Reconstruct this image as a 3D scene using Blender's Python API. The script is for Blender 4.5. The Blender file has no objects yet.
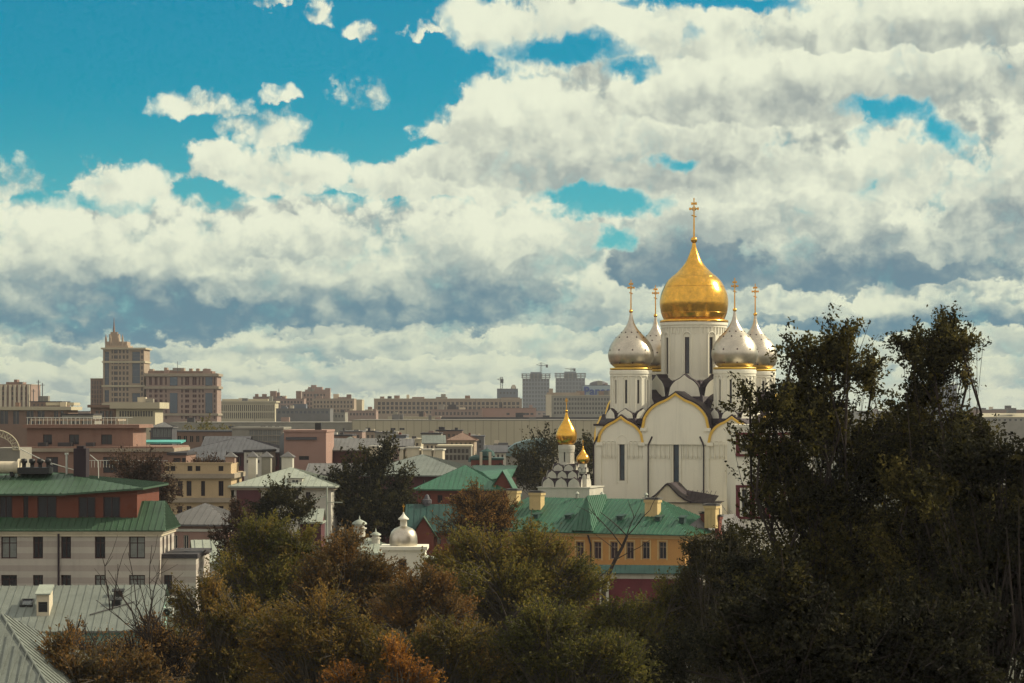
import bpy, math, random
import numpy as np
from mathutils import Vector, Matrix
R = math.radians
sc = bpy.context.scene
# ------------------------------------------------------------------ camera
F = 2310.0; HOR = 414.0; H = 32.0            # focal length in pixels, horizon row, eye height (m)
cd = bpy.data.cameras.new("camera"); cam = bpy.data.objects.new("camera", cd)
sc.collection.objects.link(cam); sc.camera = cam
cam.location = (0, 0, H); cam.rotation_euler = (R(90), 0, 0)
cd.sensor_width = 36.0; cd.lens = 36.0 * F / 1024.0
cd.shift_y = (HOR - 341.5) / 1024.0
cd.clip_start = 0.5; cd.clip_end = 60000
# ------------------------------------------------------------------ view, sun
sc.view_settings.view_transform = 'Standard'; sc.view_settings.look = 'None'
sc.view_settings.exposure = 0.07; sc.view_settings.gamma = 1.0
sc.view_settings.use_curve_mapping = False
SUN_AZ = R(75); SUN_EL = R(36)
sd = bpy.data.lights.new("sun", 'SUN'); sun = bpy.data.objects.new("sun", sd); sc.collection.objects.link(sun)
sd.energy = 5.0; sd.angle = R(0.5); sd.color = (1.0, 0.90, 0.66)
sv = Vector((math.sin(SUN_AZ)*math.cos(SUN_EL), math.cos(SUN_AZ)*math.cos(SUN_EL), math.sin(SUN_EL)))
sun.rotation_euler = sv.to_track_quat('Z', 'Y').to_euler(); sun.location = (200, 100, 200)
try:
    sc.cycles.max_bounces = 5; sc.cycles.diffuse_bounces = 2; sc.cycles.glossy_bounces = 3
    sc.cycles.transmission_bounces = 3; sc.cycles.transparent_max_bounces = 6
    sc.cycles.volume_bounces = 0
    sc.cycles.use_adaptive_sampling = True; sc.cycles.adaptive_threshold = 0.02; sc.cycles.adaptive_min_samples = 12
    sc.cycles.use_denoising = True
except Exception: pass
# ------------------------------------------------------------------ world: Nishita sky with cumulus laid out by direction
def srgb(r, g, b):
    f = lambda c: (c/255/12.92) if c/255 <= .04045 else ((c/255+.055)/1.055)**2.4
    return (f(r), f(g), f(b))
world = bpy.data.worlds.new("World"); sc.world = world; world.use_nodes = True
wt = world.node_tree; wt.nodes.clear()
WS = 0.10
class G:
    def __init__(s, t): s.t = t
    def n(s, typ, **k):
        nd = s.t.nodes.new(typ)
        for a, b in k.items(): setattr(nd, a, b)
        return nd
    def put(s, sock, v):
        if isinstance(v, bpy.types.NodeSocket): s.t.links.new(v, sock)
        elif v is not None: sock.default_value = v
    def m(s, op, a, b=None, c=None, clamp=False):
        nd = s.n('ShaderNodeMath', operation=op, use_clamp=clamp)
        for i, v in enumerate((a, b, c)):
            if v is not None: s.put(nd.inputs[i], v)
        return nd.outputs[0]
    def v(s, op, a, b=None, c=None, out=0):
        nd = s.n('ShaderNodeVectorMath', operation=op)
        for i, x in enumerate((a, b, c)):
            if x is not None: s.put(nd.inputs[i], x)
        return nd.outputs[out]
    def noise(s, vec, scale, detail=4, rough=.55, dist=0.0, color=False):
        nd = s.n('ShaderNodeTexNoise', noise_dimensions='2D')
        s.put(nd.inputs['Vector'], vec); nd.inputs['Scale'].default_value = scale
        nd.inputs['Detail'].default_value = detail; nd.inputs['Roughness'].default_value = rough
        nd.inputs['Distortion'].default_value = dist
        return nd.outputs['Color' if color else 'Fac']
    def mix(s, f, a, b, blend='MIX'):
        nd = s.n('ShaderNodeMix', data_type='RGBA', blend_type=blend)
        s.put(nd.inputs[0], f); s.put(nd.inputs[6], a if isinstance(a, bpy.types.NodeSocket) else (*a, 1) if len(a) == 3 else a)
        s.put(nd.inputs[7], b if isinstance(b, bpy.types.NodeSocket) else (*b, 1) if len(b) == 3 else b)
        return nd.outputs[2]
    def step(s, x, a, b, lo=0.0, hi=1.0):
        nd = s.n('ShaderNodeMapRange', interpolation_type='SMOOTHSTEP')
        s.put(nd.inputs['Value'], x)
        for i, v in zip((1, 2, 3, 4), (a, b, lo, hi)): nd.inputs[i].default_value = v
        return nd.outputs[0]
def sky_uv(px, py):
    a = math.atan((px-512)/F)
    return a*F/100.0, (HOR-py)*math.cos(a)/100.0
# gaps in the cloud: x, y, half width, half height, amount
HOLES = [(565,50,60,12,1.3),(632,68,26,8,1.0),(470,66,34,14,1.2),(455,40,14,30,.8),(606,203,50,11,1.4),(575,190,36,7,1.0),(603,240,24,10,1.2),(676,163,26,6,1.1),
 (715,0,85,7,1.4),(935,133,24,14,1.2),(900,110,34,10,1.1),(858,104,20,9,.8),(690,35,14,8,.6),(865,130,14,8,.6),(120,202,40,8,.6),(60,200,34,8,.5),(330,196,50,6,.4),(470,300,12,5,.2)]
# single cumulus clouds, farthest first: x, flat base row, half width, height, how grey the underside is
CUM = [(60,406,120,24,.50),(200,404,110,22,.45),(340,406,110,26,.40),(470,403,100,28,.38),(600,402,110,28,.40),(820,406,120,27,.40),(960,402,110,30,.45),
 (40,386,110,28,.60),(180,380,110,24,.55),(320,382,130,28,.60),(480,376,110,28,.50),(590,370,80,26,.50),(830,382,110,26,.45),(1000,374,90,28,.60),
 (90,354,150,28,.75),(270,352,100,24,.60),(400,352,120,30,.62),(540,347,100,26,.55),(630,347,70,26,.70),(860,347,120,28,.50),(1000,347,80,30,.55),
 (60,336,90,22,.65),(300,331,170,24,.45),(460,323,120,26,.45),(570,321,90,28,.50),(900,323,150,32,.90),(780,312,80,24,.45),(200,330,90,20,.6),
 (500,298,100,92,.62),(120,310,205,112,1.0),(20,306,90,104,.75),(420,302,150,104,.82),(240,306,130,92,.95),(330,304,120,74,.80),(180,262,60,50,.35),(300,252,70,42,.35),(70,268,60,48,.45),
 (600,302,70,52,.50),(690,300,90,36,.45),(930,268,110,60,.85),(810,270,170,66,.92),(676,264,84,74,1.0),
 (545,246,62,56,.28),(740,222,120,66,.42),(860,228,90,72,.52),(980,240,80,64,.60),(900,180,90,64,.38),(1000,206,72,82,.90),
 (430,192,130,40,.32),(500,172,90,34,.30),(720,180,120,74,.45),(610,168,185,82,.72),(520,134,100,66,.45),
 (770,104,190,74,.62),(890,92,190,66,.75),(560,44,105,52,.32),(660,44,180,56,.32),(480,34,50,40,.2),(900,34,160,54,.70),
 (262,182,60,50,.28),(225,176,64,36,.26),(268,140,46,38,.16),(310,178,46,26,.22),(105,194,64,38,.30),(70,186,38,20,.2),(140,184,40,24,.2),(5,192,46,34,.28),
 (200,108,44,22,.08),(362,98,34,30,.2),(316,24,20,20,.15),(365,41,18,14,.1),(265,6,26,11,.1),(288,98,30,13,.1),(425,34,14,10,.0)]
def blobs(g, P, items, start=0.0):
    acc = start
    for (x, y, rx, ry, a) in items:
        cx, cy = sky_uv(x, y); ix, iy = 100.0/rx, 100.0/ry
        q = g.v('MULTIPLY_ADD', P, (ix, iy, 0), (-cx*ix, -cy*iy, 0))
        d = g.v('DOT_PRODUCT', q, q, out=1)
        w = g.m('SUBTRACT', 1.0, d, clamp=True)
        acc = g.m('MULTIPLY_ADD', w, a, acc)
    return acc
g = G(wt)
tc = g.n('ShaderNodeTexCoord').outputs['Generated']
sep = g.n('ShaderNodeSeparateXYZ'); g.put(sep.inputs[0], tc)
dx, dy, dz = sep.outputs
az = g.m('ARCTAN2', dx, dy)
hr = g.m('SQRT', g.m('ADD', g.m('MULTIPLY', dx, dx), g.m('MULTIPLY', dy, dy)))
U = g.m('MULTIPLY', az, F/100.0)
V = g.m('MULTIPLY', g.m('DIVIDE', dz, g.m('MAXIMUM', hr, .02)), F/100.0)
cmb = g.n('ShaderNodeCombineXYZ'); g.put(cmb.inputs[0], U); g.put(cmb.inputs[1], V)
P0 = cmb.outputs[0]
# noise coordinates: clouds flatten towards the horizon
VN = g.m('MULTIPLY_ADD', g.m('LOGARITHM', g.m('ADD', g.m('MAXIMUM', V, 0.0), .8), 2.718), 1.35, g.m('MULTIPLY', V, .62))
cm2 = g.n('ShaderNodeCombineXYZ'); g.put(cm2.inputs[0], U); g.put(cm2.inputs[1], VN)
PN = cm2.outputs[0]
w1 = g.v('SUBTRACT', g.noise(PN, 1.1, 2, .6, color=True), (.5, .5, .5))
w2 = g.v('SUBTRACT', g.noise(PN, 4.0, 4, .6, color=True), (.5, .5, .5))
PW = g.v('MULTIPLY_ADD', w1, (.8, .32, 0), P0)
PW = g.v('MULTIPLY_ADD', w2, (.42, .26, 0), PW)
# billows
def billow(P):
    n1 = g.noise(P, 1.15, 6, .56)
    nv = g.n('ShaderNodeTexVoronoi', feature='F1', voronoi_dimensions='2D'); g.put(nv.inputs['Vector'], g.v('MULTIPLY_ADD', w2, (.25, .25, 0), P))
    nv.inputs['Scale'].default_value = 3.4; nv.inputs['Detail'].default_value = 2; nv.inputs['Roughness'].default_value = .55
    return g.m('SUBTRACT', n1, g.m('MULTIPLY', nv.outputs['Distance'], .22))
b0 = billow(PN)
b1 = billow(g.v('ADD', PN, (.10, .16, 0)))
b2 = billow(g.v('ADD', PN, (.25, .42, 0)))
low = g.m('ADD', g.step(V, 2.5, 1.85, 0.0, 1.3), g.step(V, 1.9, .9, 0.0, .55))              # closed cloud below this height
right = g.m('MULTIPLY', g.step(U, -.75, .55), 1.18)  # and to the right
overhead = g.step(V, 4.8, 7.5)
wide = g.m('MAXIMUM', g.m('MAXIMUM', low, right), g.m('MAXIMUM', overhead, g.step(U, -7.0, -12.0)))
fine = g.noise(PN, 7.0, 5, .62)
c = g.m('ADD', g.m('ADD', wide, -.42), g.m('ADD', g.m('MULTIPLY', g.m('SUBTRACT', b0, .37), 1.6), g.m('MULTIPLY', g.m('SUBTRACT', fine, .5), .45)))
C = g.step(c, -.02, .5)
grad = g.m('ADD', g.m('MULTIPLY', g.m('SUBTRACT', b1, b0), 2.0), g.m('MULTIPLY', g.m('SUBTRACT', b2, b0), 1.0))
S = g.m('MULTIPLY_ADD', grad, .4, .30)                                   # thin general cloud behind the cumulus
edge = g.m('ADD', g.m('MULTIPLY', g.m('SUBTRACT', b0, .34), 1.75), g.m('MULTIPLY', g.m('SUBTRACT', fine, .5), .52))
PK = PW
for n_, (x, y, rx, ry, dk) in enumerate(CUM):
    if n_ and n_ % 3 == 0: PK = g.v('MULTIPLY_ADD', g.m('MULTIPLY', S, 1e-6), (1e-3, 1e-3, 0), PK)   # keeps the evaluation in sequence
    cx, cy = sky_uv(x, y); ix, iy = 100.0/rx, 100.0/ry
    q = g.v('MULTIPLY_ADD', PK, (ix, iy, 0), (-cx*ix, -cy*iy, 0))
    sp = g.n('ShaderNodeSeparateXYZ'); g.put(sp.inputs[0], q); qx, qy = sp.outputs[0], sp.outputs[1]
    yy = g.m('MAXIMUM', qy, g.m('MULTIPLY', qy, -3.2))
    d = g.m('MULTIPLY_ADD', yy, yy, g.m('MULTIPLY', qx, qx))
    if rx < 45: a_ = g.step(g.m('SUBTRACT', g.m('MULTIPLY', edge, 1.7), g.m('MULTIPLY', d, .8)), -.95, .05)
    else: a_ = g.step(g.m('SUBTRACT', edge, d), -1.10, -.62 if rx > 60 else -.30)
    dk = dk*(.72 if y > 330 else 1.05 if y > 215 else .72)
    s_ = g.step(g.m('MULTIPLY_ADD', qx, -.12, qy), .84 if y > 240 else .68, -.10, .0, dk)
    C = g.m('MAXIMUM', C, a_)
    S = g.m('MULTIPLY_ADD', g.m('SUBTRACT', s_, S), a_, S)
hm_ = blobs(g, PK, [(x,y,rx*1.35,ry*1.6,a) for (x,y,rx,ry,a) in HOLES], 0.0)
hm_ = g.step(g.m('SUBTRACT', hm_, g.m('MULTIPLY', edge, .75)), .05, 1.15)
cov = g.m('MULTIPLY', C, g.m('SUBTRACT', 1.0, hm_))
s = g.m('ADD', S, g.m('ADD', g.m('MINIMUM', g.m('MULTIPLY', grad, .40), .16), g.m('MULTIPLY', g.m('SUBTRACT', fine, .5), .08)))
s = g.m('MULTIPLY', s, g.m('SUBTRACT', 1.0, g.m('MULTIPLY', hm_, .8)))
s = g.step(s, -.12, 1.08)
# even cream cloud tone beside and behind the view, added unseen as facade fill
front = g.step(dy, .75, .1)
hi = g.mix(g.step(V, .2, 2.2), srgb(212,219,192), srgb(230,234,210))
lo = g.mix(g.step(V, .5, 2.8), srgb(84,128,146), srgb(120,134,141))
ccol = g.mix(s, hi, lo)
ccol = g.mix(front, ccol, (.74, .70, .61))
ccol = g.v('SCALE', ccol, None); ccol.node.inputs['Scale'].default_value = 1.0/WS
skyt = g.n('ShaderNodeTexSky', sky_type='NISHITA'); skyt.sun_disc = False
skyt.sun_elevation = SUN_EL; skyt.sun_rotation = SUN_AZ; skyt.altitude = 100; skyt.air_density = 1.0; skyt.dust_density = .6; skyt.ozone_density = 2.0
blue = g.v('MULTIPLY', skyt.outputs[0], (.045, .68, .76))
blue = g.mix(g.step(V, 3.4, .4, 0, .8), blue, tuple(c/WS for c in srgb(120,196,196)))
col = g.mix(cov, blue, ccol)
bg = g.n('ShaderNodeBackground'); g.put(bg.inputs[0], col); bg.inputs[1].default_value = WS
wo = g.n('ShaderNodeOutputWorld'); wt.links.new(bg.outputs[0], wo.inputs[0])
world.cycles.sampling_method = 'MANUAL'; world.cycles.sample_map_resolution = 512
# ------------------------------------------------------------------ helpers
rnd = random.Random(7); nr = np.random.default_rng(11)
def at(px, py, Y): return Vector(((px-512)/F*Y, Y, H+(HOR-py)/F*Y))
def zat(py, Y): return H+(HOR-py)/F*Y
def tag(o, label=None, cat=None, group=None, kind=None):
    if label: o['label'] = label
    if cat: o['category'] = cat
    if group: o['group'] = group
    if kind: o['kind'] = kind
    return o
def empty(name, loc=(0,0,0), rz=0.0, label=None, cat=None, group=None):
    o = bpy.data.objects.new(name, None); sc.collection.objects.link(o)
    o.location = loc; o.rotation_euler = (0, 0, rz); o.empty_display_size = .5
    return tag(o, label, cat, group)
MATS = {}
def mat(name, rgb, rough=.8, metal=0.0, var=.18, scale=.6, fine=6.0, spec=.3, bands=None, streak=0.0, bump=0.0, stripes=None):
    """rgb is linear; var: large stains; streak: vertical weather streaks; bands: (period, rgb2) painted courses; stripes: (period, dark) panel joints along x"""
    if name in MATS: return MATS[name]
    m = bpy.data.materials.new(name); m.use_nodes = True; t = m.node_tree; t.nodes.clear(); g = G(t)
    p = g.n('ShaderNodeBsdfPrincipled'); out = g.n('ShaderNodeOutputMaterial'); t.links.new(p.outputs[0], out.inputs[0])
    co = g.n('ShaderNodeTexCoord').outputs['Object']
    def noise3(vec, s, d=3, r=.6):
        nd = g.n('ShaderNodeTexNoise'); g.put(nd.inputs['Vector'], vec); nd.inputs['Scale'].default_value = s
        nd.inputs['Detail'].default_value = d; nd.inputs['Roughness'].default_value = r; return nd.outputs['Fac']
    n1 = noise3(co, scale); n2 = noise3(co, fine, 2)
    base = g.mix(1.0, (*rgb, 1), (*rgb, 1))
    if bands:
        sp = g.n('ShaderNodeSeparateXYZ'); g.put(sp.inputs[0], co)
        f = g.m('FRACT', g.m('DIVIDE', sp.outputs[2], bands[0]))
        base = g.mix(g.m('GREATER_THAN', f, .5), (*rgb, 1), (*bands[1], 1))
    if stripes:
        sp = g.n('ShaderNodeSeparateXYZ'); g.put(sp.inputs[0], co)
        f = g.m('FRACT', g.m('DIVIDE', g.m('ADD', sp.outputs[0], sp.outputs[1]), stripes[0]))
        k = g.m('LESS_THAN', f, stripes[2] if len(stripes) > 2 else .12)
        base = g.mix(g.m('MULTIPLY', k, stripes[1]), base, (.02, .018, .02, 1))
    v = g.m('ADD', g.m('MULTIPLY', g.m('SUBTRACT', n1, .5), var*3.2), g.m('MULTIPLY', g.m('SUBTRACT', n2, .5), var*1.2))
    if streak:
        st = noise3(g.v('MULTIPLY', co, (1.6, 1.6, .09)), 1.0, 4)
        v = g.m('SUBTRACT', v, g.m('MULTIPLY', g.m('MAXIMUM', g.m('SUBTRACT', st, .52), 0.0), streak*3))
    k = g.m('MAXIMUM', g.m('ADD', 1.0, v), .15)
    cc = g.v('SCALE', base); g.put(cc.node.inputs['Scale'], k)
    g.put(p.inputs['Base Color'], cc)
    p.inputs['Roughness'].default_value = rough; p.inputs['Metallic'].default_value = metal
    p.inputs['Specular IOR Level'].default_value = spec
    if metal or rough < .6:
        g.put(p.inputs['Roughness'], g.m('ADD', g.m('MULTIPLY', g.m('SUBTRACT', n2, .5), .18), rough))
    if bump:
        b = g.n('ShaderNodeBump'); b.inputs['Strength'].default_value = bump; b.inputs['Distance'].default_value = .05
        g.put(b.inputs['Height'], n2); g.put(p.inputs['Normal'], b.outputs[0])
    MATS[name] = m; return m
class MB:
    def __init__(s): s.v = []; s.f = []; s.mi = []; s.smooth = set()
    def face(s, pts, mi=0):
        k = len(s.v); s.v += [tuple(p) for p in pts]; s.f.append(tuple(range(k, k+len(pts)))); s.mi.append(mi)
    def mesh(s, verts, faces, mi=0, smooth=False):
        k = len(s.v); s.v += [tuple(p) for p in verts]
        for f in faces:
            if smooth: s.smooth.add(len(s.f))
            s.f.append(tuple(i+k for i in f)); s.mi.append(mi)
    def box(s, x0, x1, y0, y1, z0, z1, mi=0):
        v = [(x0,y0,z0),(x1,y0,z0),(x1,y1,z0),(x0,y1,z0),(x0,y0,z1),(x1,y0,z1),(x1,y1,z1),(x0,y1,z1)]
        s.mesh(v, [(0,3,2,1),(4,5,6,7),(0,1,5,4),(1,2,6,5),(2,3,7,6),(3,0,4,7)], mi)
    def bar(s, a, b, r, n=6, r2=None, mi=0, cap=True):
        a, b = Vector(a), Vector(b); d = b-a
        if d.length < 1e-6: return
        d.normalize(); u = d.orthogonal().normalized(); w = d.cross(u); r2 = r if r2 is None else r2
        vs = [a+(u*math.cos(6.2832*i/n)+w*math.sin(6.2832*i/n))*r for i in range(n)] + [b+(u*math.cos(6.2832*i/n)+w*math.sin(6.2832*i/n))*r2 for i in range(n)]
        fs = [(i, (i+1) % n, n+(i+1) % n, n+i) for i in range(n)]
        s.mesh(vs, fs, mi, smooth=True)
        if cap: s.mesh(vs, [tuple(range(n-1, -1, -1)), tuple(range(n, 2*n))], mi)
    def lathe(s, prof, n=32, c=(0,0), mi=0, smooth=True, ph=0.0):
        vs = []; m_ = len(prof)
        for i in range(n):
            a = 6.283185*i/n+ph
            for (r, z) in prof: vs.append((c[0]+r*math.cos(a), c[1]+r*math.sin(a), z))
        fs = [(i*m_+j, ((i+1) % n)*m_+j, ((i+1) % n)*m_+j+1, i*m_+j+1) for i in range(n) for j in range(m_-1)]
        s.mesh(vs, fs, mi, smooth)
    def slab(s, pts, t, mi=0):
        """closed thickened polygon: pts 3D, thickness t downwards"""
        n = len(pts); a = [tuple(p) for p in pts]; b = [(p[0], p[1], p[2]-t) for p in pts]
        s.mesh(a+b, [tuple(range(n)), tuple(range(2*n-1, n-1, -1))]+[(i, i+n, (i+1) % n+n, (i+1) % n) for i in range(n)], mi)
    def prism_y(s, pts, y0, y1, mi=0, T=None):
        """outline (x,z) extruded along y"""
        n = len(pts); vs = [(x, y0, z) for x, z in pts]+[(x, y1, z) for x, z in pts]
        if T: vs = [T(v) for v in vs]
        s.mesh(vs, [tuple(range(n)), tuple(range(2*n-1, n-1, -1))]+[(i, i+n, (i+1) % n+n, (i+1) % n) for i in range(n)], mi)
    def ribs(s, poly, sp=.6, h=.05, w=.05, mi=0):
        """standing seams on a planar roof face; first edge of poly is the eave"""
        P = [Vector(p) for p in poly]; u = (P[1]-P[0]).normalized(); nrm = (P[1]-P[0]).cross(P[-1]-P[0]).normalized()
        if nrm.z < 0: nrm = -nrm
        v = nrm.cross(u).normalized()
        if v.z < 0: v = -v
        Q = [((p-P[0]).dot(u), (p-P[0]).dot(v)) for p in P]
        lo, hi = min(q[0] for q in Q), max(q[0] for q in Q); k = lo+sp*.5
        while k < hi:
            xs = []
            for i in range(len(Q)):
                a, b = Q[i], Q[(i+1) % len(Q)]
                if (a[0]-k)*(b[0]-k) < 0: xs.append(a[1]+(b[1]-a[1])*(k-a[0])/(b[0]-a[0]))
            xs.sort()
            for i in range(0, len(xs)-1, 2):
                if xs[i+1]-xs[i] > .15:
                    c0 = P[0]+u*k+v*xs[i]; c1 = P[0]+u*k+v*xs[i+1]; e = u*(w/2)
                    vs = [c0-e, c0+e, c1+e, c1-e]; vt = [q+nrm*h for q in vs]
                    s.mesh([*vs, *vt], [(4,5,6,7),(0,1,5,4),(1,2,6,5),(2,3,7,6),(3,0,4,7)], mi)
            k += sp
    def roofface(s, poly, sp=.6, mi=0, h=.05):
        s.face(poly, mi); s.ribs(poly, sp, h, mi=mi)
    def facade(s, p0, p1, z0, z1, ops=(), depth=.25, mi=0):
        """wall face from p0 to p1 (plan), seen from outside left to right; ops (u0,u1,z0,z1) cut openings with reveals"""
        p0, p1 = Vector((p0[0], p0[1])), Vector((p1[0], p1[1])); L = (p1-p0).length; d = (p1-p0)/L; ni = Vector((-d.y, d.x))
        q = lambda u, z, k=0.0: (p0.x+d.x*u+ni.x*k, p0.y+d.y*u+ni.y*k, z)
        ops = [(max(a, .02), min(b, L-.02), max(c, z0+.01), min(e, z1-.02)) for (a, b, c, e) in ops]
        ops = [o for o in ops if o[1] > o[0] and o[3] > o[2]]
        zs = sorted({z0, z1, *[o[2] for o in ops], *[o[3] for o in ops]})
        for a, b in zip(zs, zs[1:]):
            if b-a < 1e-5: continue
            zc = (a+b)/2; row = sorted([o for o in ops if o[2] < zc < o[3]]); u = 0.0
            for o in row:
                if o[0] > u+1e-5: s.face([q(u, a), q(o[0], a), q(o[0], b), q(u, b)], mi)
                u = max(u, o[1])
            if L > u+1e-5: s.face([q(u, a), q(L, a), q(L, b), q(u, b)], mi)
        for (a, b, c, e) in ops:
            s.face([q(a, c), q(a, c, depth), q(a, e, depth), q(a, e)], mi); s.face([q(b, c), q(b, e), q(b, e, depth), q(b, c, depth)], mi)
            s.face([q(a, c), q(b, c), q(b, c, depth), q(a, c, depth)], mi); s.face([q(a, e), q(a, e, depth), q(b, e, depth), q(b, e)], mi)
        return ops
    def build(s, name, mats, parent=None, loc=None, rz=None, label=None):
        me = bpy.data.meshes.new(name); me.from_pydata(s.v, [], s.f)
        if not isinstance(mats, (list, tuple)): mats = [mats]
        for m in mats: me.materials.append(m)
        if len(mats) > 1: me.polygons.foreach_set('material_index', s.mi)
        if s.smooth:
            fl = [i in s.smooth for i in range(len(s.f))]; me.polygons.foreach_set('use_smooth', fl)
        me.update(); o = bpy.data.objects.new(name, me); sc.collection.objects.link(o)
        if parent: o.parent = parent
        if loc is not None: o.location = loc
        if rz is not None: o.rotation_euler = (0, 0, rz)
        if label: o['label'] = label
        return o
# materials -----------------------------------------------------------
M = {}
M['glass'] = mat('window_glass', (.022,.022,.032), .12, var=.5, scale=.35, spec=.6)
M['glass_pale'] = mat('pale_window_glass', (.20,.21,.20), .2, var=.4, scale=.5, spec=.6)
M['glass_blue'] = mat('blue_glass', (.035,.06,.095), .15, var=.3, scale=.05, spec=.7)
M['frame_dark'] = mat('dark_window_frame', (.045,.018,.02), .6)
M['frame_white'] = mat('white_window_frame', (.6,.58,.5), .6)
M['frame_beige'] = mat('beige_window_frame', (.30,.25,.19), .7)
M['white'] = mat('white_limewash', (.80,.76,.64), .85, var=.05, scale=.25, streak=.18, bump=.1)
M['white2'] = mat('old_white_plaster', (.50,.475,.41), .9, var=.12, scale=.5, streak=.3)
M['gold'] = mat('gilded_metal', (.78,.43,.075), .22, 1.0, var=.24, scale=1.1, fine=3.0, bump=.25)
M['gold_paint'] = mat('gilded_trim', (.72,.46,.09), .4, .6, var=.08)
M['silver'] = mat('silvered_dome_metal', (.54,.485,.40), .36, 1.0, var=.20, scale=1.0, fine=3.0, bump=.2)
M['roof_dark'] = mat('dark_maroon_roof_metal', (.030,.018,.026), .5, .2, var=.25)
M['green'] = mat('green_painted_roof_metal', (.022,.106,.058), .45, 0, var=.28, scale=.5, streak=.5, spec=.5)
M['green_dull'] = mat('dull_green_roof_metal', (.034,.076,.042), .55, 0, var=.3, scale=.5, streak=.3, spec=.5)
M['green_teal'] = mat('dark_teal_roof_metal', (.018,.055,.048), .55, 0, var=.3)
M['grey_metal'] = mat('galvanised_roof_metal', (.17,.185,.165), .5, .2, var=.2, scale=.4, streak=.3)
M['grey_dark'] = mat('dark_grey_roof_metal', (.085,.08,.09), .5, .2, var=.25, scale=.4)
M['grey_mid'] = mat('mid_grey_roof_metal', (.13,.125,.125), .7, 0, var=.2, scale=.4)
M['pale_metal'] = mat('pale_roof_metal', (.32,.345,.29), .5, .1, var=.15, scale=.5)
M['yellow'] = mat('ochre_yellow_plaster', (.50,.27,.085), .85, var=.12, scale=.4, streak=.25)
M['yellow_pale'] = mat('pale_yellow_plaster', (.56,.42,.20), .85, var=.12, scale=.8, streak=.3)
M['red'] = mat('crimson_painted_brick', (.125,.022,.030), .85, var=.2, streak=.3)
M['redbrick'] = mat('dark_red_brick', (.15,.045,.032), .9, var=.2, fine=12)
M['orange'] = mat('rust_orange_plaster', (.135,.042,.026), .8, var=.12)
M['cream_band'] = mat('cream_banded_plaster', (.44,.395,.345), .85, var=.09, bands=(1.05,(.36,.31,.275)), streak=.2)
M['cream'] = mat('cream_plaster', (.55,.48,.36), .85, var=.1, streak=.2)
M['beige'] = mat('beige_plaster', (.44,.33,.20), .85, var=.1, streak=.2)
M['rose'] = mat('rose_brown_plaster', (.235,.14,.108), .85, var=.12, streak=.25)
M['salmon'] = mat('salmon_plaster', (.32,.20,.165), .85, var=.08, streak=.2)
M['pinkish'] = mat('pinkish_stone', (.27,.19,.16), .85, var=.1)
M['sand'] = mat('sand_stone', (.31,.24,.18), .85, var=.1)
M['pale'] = mat('pale_concrete', (.44,.39,.28), .85, var=.1, scale=.15)
M['panel'] = mat('pale_panel_cladding', (.42,.37,.26), .8, var=.14, scale=.05, stripes=(3.0,.30,.10))
M['concrete'] = mat('grey_concrete', (.24,.225,.19), .9, var=.2, scale=.3)
M['concrete_blue'] = mat('blue_grey_concrete', (.11,.125,.15), .9, var=.15, scale=.1)
M['brownish'] = mat('brown_stone', (.20,.13,.10), .9, var=.15)
M['maroon'] = mat('maroon_infill', (.085,.028,.034), .8, var=.15)
M['tar'] = mat('dark_roofing_felt', (.05,.045,.05), .9, var=.25)
M['black'] = mat('black_metal', (.02,.02,.022), .5)
M['steel'] = mat('white_painted_steel', (.55,.55,.50), .5)
M['teal'] = mat('turquoise_paint', (.09,.36,.33), .6)
M['teal_wall'] = mat('pale_turquoise_plaster', (.22,.36,.31), .8, var=.15, streak=.3)
M['signblue'] = mat('sign_blue', (.012,.05,.24), .5, var=.02)
M['bark'] = mat('bark', (.035,.026,.023), .95, var=.35, scale=2.0)
M['bark_grey'] = mat('grey_bark', (.085,.07,.055), .95, var=.3, scale=2.0)
# windows -------------------------------------------------------------
WM = {}
def win_parts(w, h, style, frame, glass):
    """frame mesh and pane mesh in the x-z plane, facing -y; origin at lower left"""
    key = (round(w, 2), round(h, 2), style, frame, glass)
    if key in WM: return WM[key]
    t = min(.09, w*.12)
    f = MB()
    if style == 'far':
        f.face([(0,0,0),(w,0,0),(w,0,h),(0,0,h)], 1)
        f.box(w/2-t/2, w/2+t/2, -.04, -.003, 0, h, 0)
        res = (('far', f),)
    else:
        f.box(0, t, -.06, .02, 0, h); f.box(w-t, w, -.06, .02, 0, h); f.box(t, w-t, -.06, .02, 0, t); f.box(t, w-t, -.06, .02, h-t, h)
        if style in ('cross', 'two'): f.box(w/2-t*.4, w/2+t*.4, -.05, .01, t, h-t)
        if style in ('cross', 'bar'): f.box(t, w/2-t*.4 if style == 'cross' else w-t, -.05, .01, h*.68, h*.68+t*.8)
        if style == 'cross': f.box(w/2+t*.4, w-t, -.05, .01, h*.68, h*.68+t*.8)
        if style == 'grid':
            for k in (.33, .66): f.box(t, w-t, -.05, .01, h*k, h*k+t*.5)
        p = MB(); p.face([(0,.005,0),(w,.005,0),(w,.005,h),(0,.005,h)])
        res = (('frame', f), ('pane', p))
    out = []
    for nm, b in res:
        me = bpy.data.meshes.new('window' if nm != 'pane' else 'pane'); me.from_pydata(b.v, [], b.f)
        if nm == 'far':
            me.materials.append(M[frame]); me.materials.append(M[glass]); me.polygons.foreach_set('material_index', b.mi)
        else: me.materials.append(M[frame] if nm == 'frame' else M[glass])
        me.update(); out.append(me)
    WM[key] = out; return out
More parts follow.
